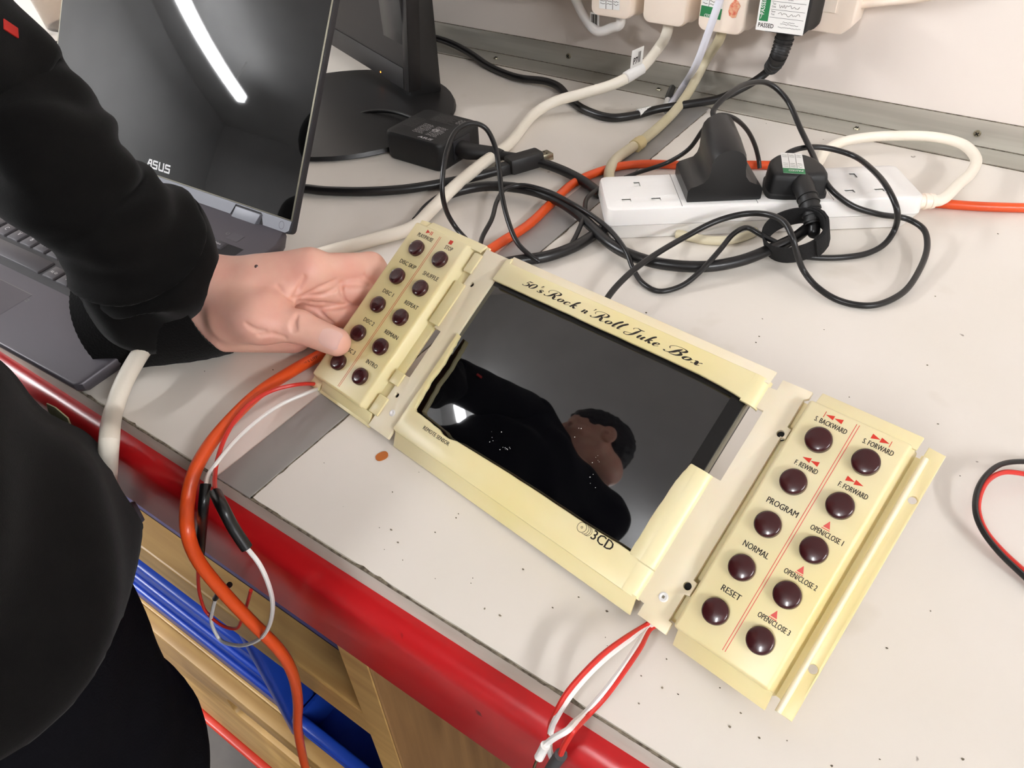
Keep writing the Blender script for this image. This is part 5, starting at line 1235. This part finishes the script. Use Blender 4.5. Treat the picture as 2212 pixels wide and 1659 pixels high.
for M_, r_ in ((iM, .0125), (mM, .0125), (rM, .0120), (pM, .0115)):
    w_ = wu if M_ is iM or M_ is mM else wl
    fh.cone(dn(w_, -.001), dn(M_, .003), .0175, r_, .010)
fh.cone(dn(iM, .004), dn(mM, .004), .0115, .0115, .008); fh.cone(dn(mM, .004), dn(rM, .004), .0115, .011, .008); fh.cone(dn(rM, .004), dn(pM, .004), .011, .0105, .008)
fh.cone(V3(az(486, 712, 20)), V3(az(632, 722, 14)), .0165, .0140, .010)          # heel of the hand, little finger side
fh.cone(V3(az(482, 634, 46)), V3(az(556, 676, 46)), .0150, .0170, .012)          # ball of the thumb
fh.cone(V3(az(505, 690, 36)), tM, .0170, .0150, .010)
fh.cone(V3(az(560, 600, 57)), iM, .0120, .0125, .012)
fh.chain([tM, tI], [.0142, .0112], .007)
fh.cone(tI, tT, .0112, .0098, .004)
fh.cone(V3(az(590, 668, 48)), V3(az(640, 622, 52)), .0070, .0060, .012)          # web between thumb and forefinger
fh.chain([iM, iP, iD, iT], [.0130, .0112, .0094, .0078], .0035)
fh.chain([mM, mP, mD, mT], [.0122, .0110, .0092, .0078], .0015)
fh.chain([rM, rP, rD, rT], [.0110, .0094, .0084, .0072], .0015)
fh.chain([pM, pP, pD, pT], [.0100, .0080, .0074, .0064], .0015)
# creases of the palm, the thumb and the fingers, carved where they show
def crease(px, depth=.0013, r=.0016):
    H = [fh.hit(*p) for p in px]; H = [h for h in H if h is not None]
    for a, b in zip(H[:-1], H[1:]):
        if np.linalg.norm(a - b) < .02:
            va = (CAMP - a) / np.linalg.norm(CAMP - a); o = r - depth
            fh.cone(a + va * o, b + va * o, r, r, .0012, 'cut')
CR = [[(598, 618), (612, 632), (626, 643), (634, 648)], [(657, 598), (646, 622), (634, 646)], [(640, 645), (668, 640), (700, 637), (722, 626), (738, 611)], [(645, 652), (672, 654), (700, 656), (730, 660)], [(655, 640), (690, 622), (725, 606)],
      [(738, 611), (755, 615), (775, 613), (792, 614)], [(737, 614), (738, 632), (744, 650), (752, 656)], [(665, 664), (690, 668), (720, 664), (745, 660)], [(786, 596), (784, 606), (792, 616)],
      [(690, 672), (705, 690), (718, 698)], [(634, 690), (630, 702), (632, 716)], [(641, 680), (636, 694), (638, 712)], [(530, 700), (550, 712), (572, 716)], [(560, 726), (590, 722), (615, 730)]]
for c in CR: crease(c)
V_h, F_h = fh.mesh(1)

# ---- head and body builders (bodies face local +y, x to their right; T places them in the room)
B_ = BENCH
def head_axes(hf, hu):
    hf = V3(hf) / np.linalg.norm(hf); hu = V3(hu) - hf * (V3(hu) @ hf); hu /= np.linalg.norm(hu); return [hf, hu, np.cross(hf, hu)]
def head_parts(hc_, AX, neck1):
    hf, hu, hr = AX
    hp_ = lambda f, u, r: hc_ + hf * f + hu * u + hr * r
    ff = Field(hc_ - .17, hc_ + .17, .0030)
    ff.ell(hp_(-.010, .030, 0), (.098, .085, .076), AX, .01); ff.ell(hp_(.030, -.040, 0), (.062, .075, .060), AX, .03)
    ff.cone(hp_(.055, -.092, 0), hp_(.045, -.088, 0), .026, .03, .03)
    for s in (-1, 1):
        ff.cone(hp_(.0, -.060, s * .050), hp_(.052, -.094, s * .018), .020, .020, .025)
        ff.cone(hp_(.074, .018, s * .016), hp_(.066, .020, s * .042), .010, .009, .012)
        ff.ell(hp_(.092, .001, s * .031), (.012, .010, .017), AX, .008, 'cut')
        ff.ell(hp_(.078, .001, s * .031), (.012, .011, .013), AX, .002)
        ff.cone(hp_(.066, -.028, s * .040), hp_(.05, -.03, s * .05), .014, .014, .02)
        ea = [hf * .94 - hr * s * .34, hu, hr * .94 + hf * s * .34]
        e0 = hp_(-.016, -.010, s * .078)
        ff.ell(e0, (.020, .034, .008), ea, .003); ff.ell(hp_(-.012, -.006, s * .088), (.011, .021, .007), ea, .003, 'cut'); ff.ell(hp_(-.006, -.012, s * .082), (.004, .008, .005), ea, .003)
    ff.cone(hp_(.092, .014, 0), hp_(.112, -.026, 0), .007, .011, .010)
    for s in (-1, 1): ff.cone(hp_(.102, -.030, s * .010), hp_(.100, -.030, s * .012), .007, .007, .006)
    ff.cone(hp_(.094, -.056, -.016), hp_(.094, -.056, .016), .007, .007, .006); ff.cone(hp_(.092, -.066, -.013), hp_(.092, -.066, .013), .0075, .0075, .006)
    ff.cone(hp_(.102, -.0608, -.020), hp_(.102, -.0608, .020), .0022, .0022, .002, 'cut')
    neck0 = hp_(-.035, -.085, 0)
    ff.cone(hp_(-.02, -.03, 0), neck0, .058, .056, .03); ff.cone(neck0, neck0 + (neck1 - neck0) * .6, .056, .058, .02)
    return ff.mesh(1), neck0
def head_extras(par, hc_, AX):
    hf, hu, hr = AX
    hp_ = lambda f, u, r: hc_ + hf * f + hu * u + hr * r
    fhair = Field(hc_ - .17, hc_ + .17, .004)
    fhair.ell(hp_(-.020, .042, 0), (.108, .090, .084), AX, .01); fhair.ell(hp_(-.055, -.005, 0), (.064, .070, .076), AX, .02)
    fhair.ell(hp_(.090, -.030, 0), (.075, .085, .075), AX, .012, 'cut')
    for s in (-1, 1): fhair.ell(hp_(.004, -.030, s * .085), (.034, .046, .03), AX, .008, 'cut')
    X, Y, Zz = fhair._grid((slice(None),) * 3)
    fhair.F += (.003 * np.sin(X * 160 + 2 * np.sin(Y * 90)) * np.sin(Zz * 140 + Y * 60)).astype(np.float32)
    link('hair', field_mesh('hair', [fhair.mesh(1)]), 'hair', par)
    for s in (-1, 1):
        c = hp_(.0775, .001, s * .031)
        g = MB(); g.lathe([(0, -.0118)] + [(.0118 * math.sin(R(a)), -.0118 * math.cos(R(a))) for a in range(15, 180, 15)] + [(0, .0118)], 16, frame(c, hr, hu)); e = g.build('eye', 'eye', par, True)
        g = MB(); g.lathe([(.0055, .0107), (.0030, .0116), (0, .01195)], 16, frame(c, hu, np.cross(hf, hu))); g.build('iris', 'hair', e, True)
class Pose:
    def __init__(self, loc, rot):
        self.c, self.s = math.cos(R(rot)), math.sin(R(rot)); self.loc = V3(loc)
    def __call__(self, x, y, z): return self.loc + np.array([x * self.c - y * self.s, x * self.s + y * self.c, z])
def body_parts(T, neck0, neck1, sL, eL, wL, sR, eR, wR, handL=True, handR=True):
    lo = T.loc + np.array([-.46, -.46, -.0]); hi = T.loc + np.array([.46, .46, B_ + .62]); lo[2] = 0; hi[2] = B_ + .62
    fb_ = Field(lo, hi, .010)
    fb_.cone(T(0, .0, B_ + .05), T(0, .01, B_ + .20), .090, .092, .05); fb_.cone(sL * .35 + sR * .65 - np.array([.02, 0, .14]), sL * .65 + sR * .35 - np.array([.02, 0, .14]), .088, .088, .06)
    fb_.cone(T(-.065, -.01, B_ - .05), T(.065, -.01, B_ - .05), .090, .090, .05); fb_.cone(neck1, neck0, .062, .056, .04)
    for s_ in (sL, sR): fb_.cone(s_, (sL + sR) / 2 - np.array([0, 0, .06]), .056, .072, .04)
    for x in (-.075, .075):
        fb_.cone(T(x, -.01, B_ - .10), T(x, -.005, .48), .088, .058, .03); fb_.cone(T(x, -.005, .48), T(x, -.02, .09), .056, .036, .02); fb_.cone(T(x, -.04, .035), T(x, .095, .028), .032, .024, .02)
    for (a, b, c, hand) in ((sL, eL, wL, handL), (sR, eR, wR, handR)):
        fb_.cone(a, b, .042, .032, .02); fb_.cone(b, c, .032, .024, .02)
    return fb_.mesh(2)
def hanging_hand(w, T, s):
    """relaxed hand below a hanging wrist: palm, four fingers, thumb"""
    p = lambda x, y, z: w + (T(x, y, 0) - T(0, 0, 0)) + np.array([0, 0, z])
    f_ = Field(w - np.array([.09, .09, .20]), w + np.array([.09, .09, .05]), .003)
    f_.cone(p(0, 0, .03), p(0, .002, -.02), .026, .022, .01)
    for k in range(4):
        y0 = -.028 + .019 * k; L_ = (.062, .074, .078, .070)[k]
        f_.cone(p(0, y0 * .5, -.02), p(s * .004, y0, -.085), .016, .0105, .006)
        f_.chain([p(s * .004, y0, -.085), p(-s * .002, y0 * 1.05, -.085 - L_ * .45), p(-s * .014, y0 * 1.05, -.085 - L_ * .78), p(-s * .026, y0, -.085 - L_ * .95)], [.0100, .0088, .0080, .0068], .0015)
    f_.chain([p(0, .022, -.025), p(-s * .012, .042, -.055), p(-s * .018, .048, -.085), p(-s * .022, .046, -.108)], [.0150, .0122, .0104, .0085], .006)
    return f_.mesh(1)
def hoodie_trunk(T, neck1, sL, sR, arms, hem=-.044):
    lo = T.loc + np.array([-.46, -.46, 0]); hi = T.loc + np.array([.46, .46, 0]); lo[2] = B_ - .30; hi[2] = B_ + .52
    ft = Field(lo, hi, .008)
    ft.cone(T(-.065, .0, B_ + .05), T(.065, .0, B_ + .05), .096, .096, .04); ft.cone(sL * .7 + sR * .3 - np.array([.03, .0, .16]), sL * .3 + sR * .7 - np.array([.03, 0, .16]), .106, .104, .08)
    for q_ in (.3, .7): ft.cone(T(-.065 if q_ > .5 else .065, 0, B_ + .05), sL * q_ + sR * (1 - q_) - np.array([.03, 0, .16]), .100, .100, .05)
    for s_ in (sL, sR): ft.cone(s_, (sL + sR) / 2 - np.array([0, 0, .07]), .076, .088, .05)
    ft.cone(T(-.064, .008, B_ - .015), T(.064, .008, B_ - .015), .117, .117, .02)
    for (a, b, c) in arms:
        ft.cone(a, b, .072, .066, .03)
        if c is not None: ft.cone(b, c + (b - c) * .12, .066, .048, .03)
    nk = neck1 - T.loc; ft.ell(neck1 + (T(0, -.045, .005) - T(0, 0, 0)), (.085, .085, .055), None, .04)
    ft.cone(neck1 + (T(0, .01, .03) - T(0, 0, 0)), neck1 + (T(0, .05, .11) - T(0, 0, 0)), .048, .058, .004, 'cut')
    X, Y, Zz = ft._grid((slice(None),) * 3)
    ft.F += (.0035 * np.sin(Zz * 70 + 3 * np.sin(X * 22) + 2 * np.cos(Y * 25)) + .002 * np.sin(X * 75 + Zz * 40)).astype(np.float32)
    X, Y, Zz = ft._grid((slice(None),) * 3); tr_ = ((X - T.loc[0]) ** 2 + (Y - T.loc[1]) ** 2) < .235 ** 2
    ft.F = np.where(tr_, np.maximum(ft.F, ((B_ + hem) - Zz).astype(np.float32)), ft.F)
    return ft.mesh(2)
def legs_and_shoes(par, T):
    lo = T.loc + np.array([-.30, -.30, 0]); hi = T.loc + np.array([.30, .30, 0]); lo[2] = .02; hi[2] = B_ + .02
    ftr = Field(lo, hi, .009)
    ftr.cone(T(-.06, -.005, B_ - .06), T(.06, -.005, B_ - .06), .104, .104, .03)
    for x in (-.075, .075):
        ftr.cone(T(x, -.004, B_ - .12), T(x, -.002, B_ - .24), .094, .084, .03); ftr.cone(T(x, -.002, B_ - .24), T(x, -.020, .48), .084, .062, .03); ftr.cone(T(x, -.020, .48), T(x, -.03, .07), .062, .056, .02)
    X, Y, Zz = ftr._grid((slice(None),) * 3)
    ftr.F += (.003 * np.sin(Zz * 55 + 2.5 * np.sin(X * 30) + 2 * np.cos(Y * 28)) + .0018 * np.sin(X * 80 + Zz * 60)).astype(np.float32)
    ftr.cut((0, 0, .055), (0, 0, -1)); ftr.cut((0, 0, B_ - .01), (0, 0, 1))
    link('trousers', field_mesh('trousers', [ftr.mesh(1)]), 'trouser', par)
    for x in (-.08, .08):
        c = T(x, .02, 0); fs = Field(c - np.array([.17, .17, .002]), c + np.array([.17, .17, .12]), .006)
        fs.cone(T(x, -.05, .045), T(x, .10, .034), .044, .038, .02); fs.cone(T(x, -.04, .06), T(x, -.04, .085), .042, .042, .02); fs.cut((0, 0, .003), (0, 0, -1))
        link('shoe', field_mesh('shoe', [fs.mesh(1)]), 'shoe', par)
# ---- the person: leans over the front of the bench, left arm along it, head turned to the laptop
TB = Pose((-.49, -.01, 0), 0)
shL, shR = V3((-.510, .060, B_ + .410)), V3((-.270, -.135, B_ + .400)); elL = V3(az(28, 212, 178))
eRb, wRb = V3((-.270, -.200, B_ + .115)), V3((-.310, -.130, B_ - .120))
neckB = V3((-.430, -.015, B_ + .435)); hcB = V3((-.375, .012, B_ + .530)); AXB = head_axes((-.78, .30, -.50), (-.10, .30, .90))
hm, nk0 = head_parts(hcB, AXB, neckB)
per = link('person', field_mesh('person', [(V_h, F_h), hm, body_parts(TB, nk0, neckB, shL, elL, V3(arm), shR, eRb, wRb), hanging_hand(wRb, TB, 1)]), 'skin')
tag(per, 'person in black hoodie and trousers leaning at the bench, left hand gripping the cream panel', 'person')
head_extras(per, hcB, AXB); legs_and_shoes(per, TB)
# nail of the thumb
tax = (tT - tI) / np.linalg.norm(tT - tI); nf = DR[:, 2] - tax * (DR[:, 2] @ tax); nf /= np.linalg.norm(nf); nb = np.cross(tax, nf)
nf = nf * math.cos(.10) + nb * math.sin(.10); nb = np.cross(tax, nf)
g = MB(); v = []; f = []; nu, nv = 11, 11
for i in range(nu):
    for j in range(nv):
        a = -1 + 2 * i / (nu - 1); b = -1 + 2 * j / (nv - 1); ra = abs(a); wd = .0072 * (1 - .10 * (1 - a) * .5) * (1 - .32 * ra ** 6) 
        xx = -.0015 + a * .0072; ang = b * wd / .0095
        rr = .0102 + .0002 + .00035 * (a > .9) - .0012 * max(0, a) ** 2 - .0004 * abs(b) ** 4
        p = tT + tax * xx + nf * math.cos(ang) * rr + nb * math.sin(ang) * rr; v.append(p)
for i in range(nu - 1):
    for j in range(nv - 1): f.append((i * nv + j, i * nv + j + 1, (i + 1) * nv + j + 1, (i + 1) * nv + j))
g.add(v, f); g.build('thumbnail', 'nail', per, True)
q = fh.hit(554, 576)
if q is not None:
    vd = (CAMP - q) / np.linalg.norm(CAMP - q); g = MB(); g.lathe([(.0014, -.0003), (.0012, .0002), (0, .0004)], 12, frame(q, Vector(vd).orthogonal(), Vector(vd).cross(Vector(vd).orthogonal()))); g.build('mole', 'button', per, True)
# ---- hoodie: trunk by field, left sleeve lofted with its folds
V_t, F_t = hoodie_trunk(TB, neckB, shL, shR, [(shR, eRb, wRb)])
c0s = V3(az(452, 646, 38)); cdir = None
SP = [c0s - fd * .060, V3(az(334, 572, 66)), V3(az(306, 546, 78)), V3(az(270, 510, 94)), V3(az(204, 451, 116)), V3(az(142, 378, 140)), V3(az(80, 290, 162)), elL, elL + (shL - elL) * .22, elL + (shL - elL) * .55, shL]
SRr = [.039, .046, .0510, .0450, .0415, .0415, .0425, .0425, .050, .062, .074]
C = catmull([Vector(p) for p in SP], 10); n = len(C); seg = 64; v = []; f = []
Tn = [(C[min(i + 1, n - 1)] - C[max(i - 1, 0)]).normalized() for i in range(n)]; nx = Tn[0].cross(Vector((0, 0, 1))).normalized()
for i in range(n):
    u = i / (n - 1) * (len(SRr) - 1); a = min(int(u), len(SRr) - 2); rr = SRr[a] + (SRr[a + 1] - SRr[a]) * (u - a)
    nx = (nx - Tn[i] * nx.dot(Tn[i])).normalized(); by = Tn[i].cross(nx); s_ = i / 10.0
    for k in range(seg):
        ph = 2 * math.pi * k / seg; p0 = C[i] + nx * math.cos(ph) * rr + by * math.sin(ph) * rr
        fold = noise.noise(Vector((s_ * 1.5 + .6 * math.sin(ph), math.cos(ph) * 1.1, math.sin(ph) * 1.1))) * .0085
        fold += .0048 * math.sin(s_ * 5.2 + 1.6 * math.sin(ph + .8) + 1.1 * math.sin(2 * ph)) * math.exp(-((s_ - 1.9) / 1.7) ** 2)
        fold += noise.noise(Vector((s_ * 4.0, ph * 1.3 if ph < 6 else 6 * 1.3, 3.0))) * .0 
        if i == 0: fold = -.012
        v.append(C[i] + nx * math.cos(ph) * (rr + fold) + by * math.sin(ph) * (rr + fold))
for i in range(n - 1):
    for k in range(seg): f.append((i * seg + k, i * seg + (k + 1) % seg, (i + 1) * seg + (k + 1) % seg, (i + 1) * seg + k))
V_s = np.array([tuple(p) for p in v]); F_s = np.array(f)
hood = link('hoodie', field_mesh('hoodie', [(V_t, F_t), (V_s, F_s)]), 'cloth', per)
# ribbed cuff
v = []; f = []
uo = (iM - pM) / np.linalg.norm(iM - pM) * -.0035 + nrm * -.001
CU = [c0s + fd * .004 + uo, c0s - fd * .020 + uo, c0s - fd * .050, c0s - fd * .085]
cr = [.0405, .0415, .0425, .043]; CC = catmull([Vector(p) for p in CU], 6); n = len(CC); seg = 120
up = Vector((iM - pM)); ax0 = Vector(fd); e_u = (up - ax0 * up.dot(ax0)).normalized(); e_n = ax0.cross(e_u)
rows_ = []
for i, c in enumerate(CC):
    t = i / (n - 1) * 3; a = min(int(t), 2); rr = cr[a] + (cr[a + 1] - cr[a]) * (t - a)
    rows_.append([c + e_u * math.cos(2 * math.pi * k / seg) * (rr * 1.0 + (.0005 if k % 2 else 0)) + e_n * math.sin(2 * math.pi * k / seg) * (rr * .86 + (.0005 if k % 2 else 0)) for k in range(seg)])
inner_ = [[CC[0] + (p - CC[0]) * .93 + Vector(fd) * -.001 for p in rows_[0]], [CC[4] + (p - CC[0]) * .90 for p in rows_[0]]]
allr = [inner_[1], inner_[0]] + rows_
for r_ in allr: v += r_
for i in range(len(allr) - 1):
    for k in range(seg): f.append((i * seg + k, i * seg + (k + 1) % seg, (i + 1) * seg + (k + 1) % seg, (i + 1) * seg + k))
g = MB(); g.add(v, f); g.build('cuff', 'rib', hood, True)
q0_ = az(20, 62, 165)
# small things on the clothes
bq = ay(296, 1106, .118)
g = MB(); g.lathe([(.0075, -.002), (.0085, 0), (.0075, .0024), (.003, .0032), (0, .0032)], 24, frame(bq, (0, 0, 1), (-.9, .3, 0)) ); g.build('pocket_button', 'lapgrey', per, True)
from mathutils.bvhtree import BVHTree
bv = BVHTree.FromPolygons([Vector(p) for p in V_s], [tuple(int(i) for i in q) for q in F_s])
def on_sleeve(px, py):
    h = bv.ray_cast(Vector(CAMP), Vector(ray(px, py)).normalized()); return h[0], h[1]
tq, tn = on_sleeve(22, 62)
if tq is not None:
    t2, _ = on_sleeve(40, 74); t2 = t2 or tq + Vector((.01, 0, 0)); tn = tn if tn.dot(Vector(CAMP) - tq) > 0 else -tn
    g = MB(); g.box(-.006, .006, -.003, .003, -.0004, .0010, r=.0004); g.build('sleeve_tab', 'redtab', hood, True, matrix=frame(tq, t2 - tq, tn.cross(t2 - tq)))
pp = [ay(101, 871, YF - .030), ay(120, 880, YF - .030), ay(147, 903, YF - .030), ay(152, 916, YF - .030), ay(164, 934, YF - .030), ay(176, 960, YF - .030), ay(190, 985, YF - .030), ay(170, 985, YF - .030), ay(150, 955, YF - .030), ay(122, 920, YF - .030), ay(108, 898, YF - .030)]
g = MB(); g.prism([(p.x, p.z) for p in pp], -.0004, .0004, T=frame((0, YF - .030, 0), (1, 0, 0), (0, 0, 1))); o = g.build('paper_slip', 'palepaper')
tag(o, 'pale torn slip of paper between the black hoodie and the red rail', 'paper')
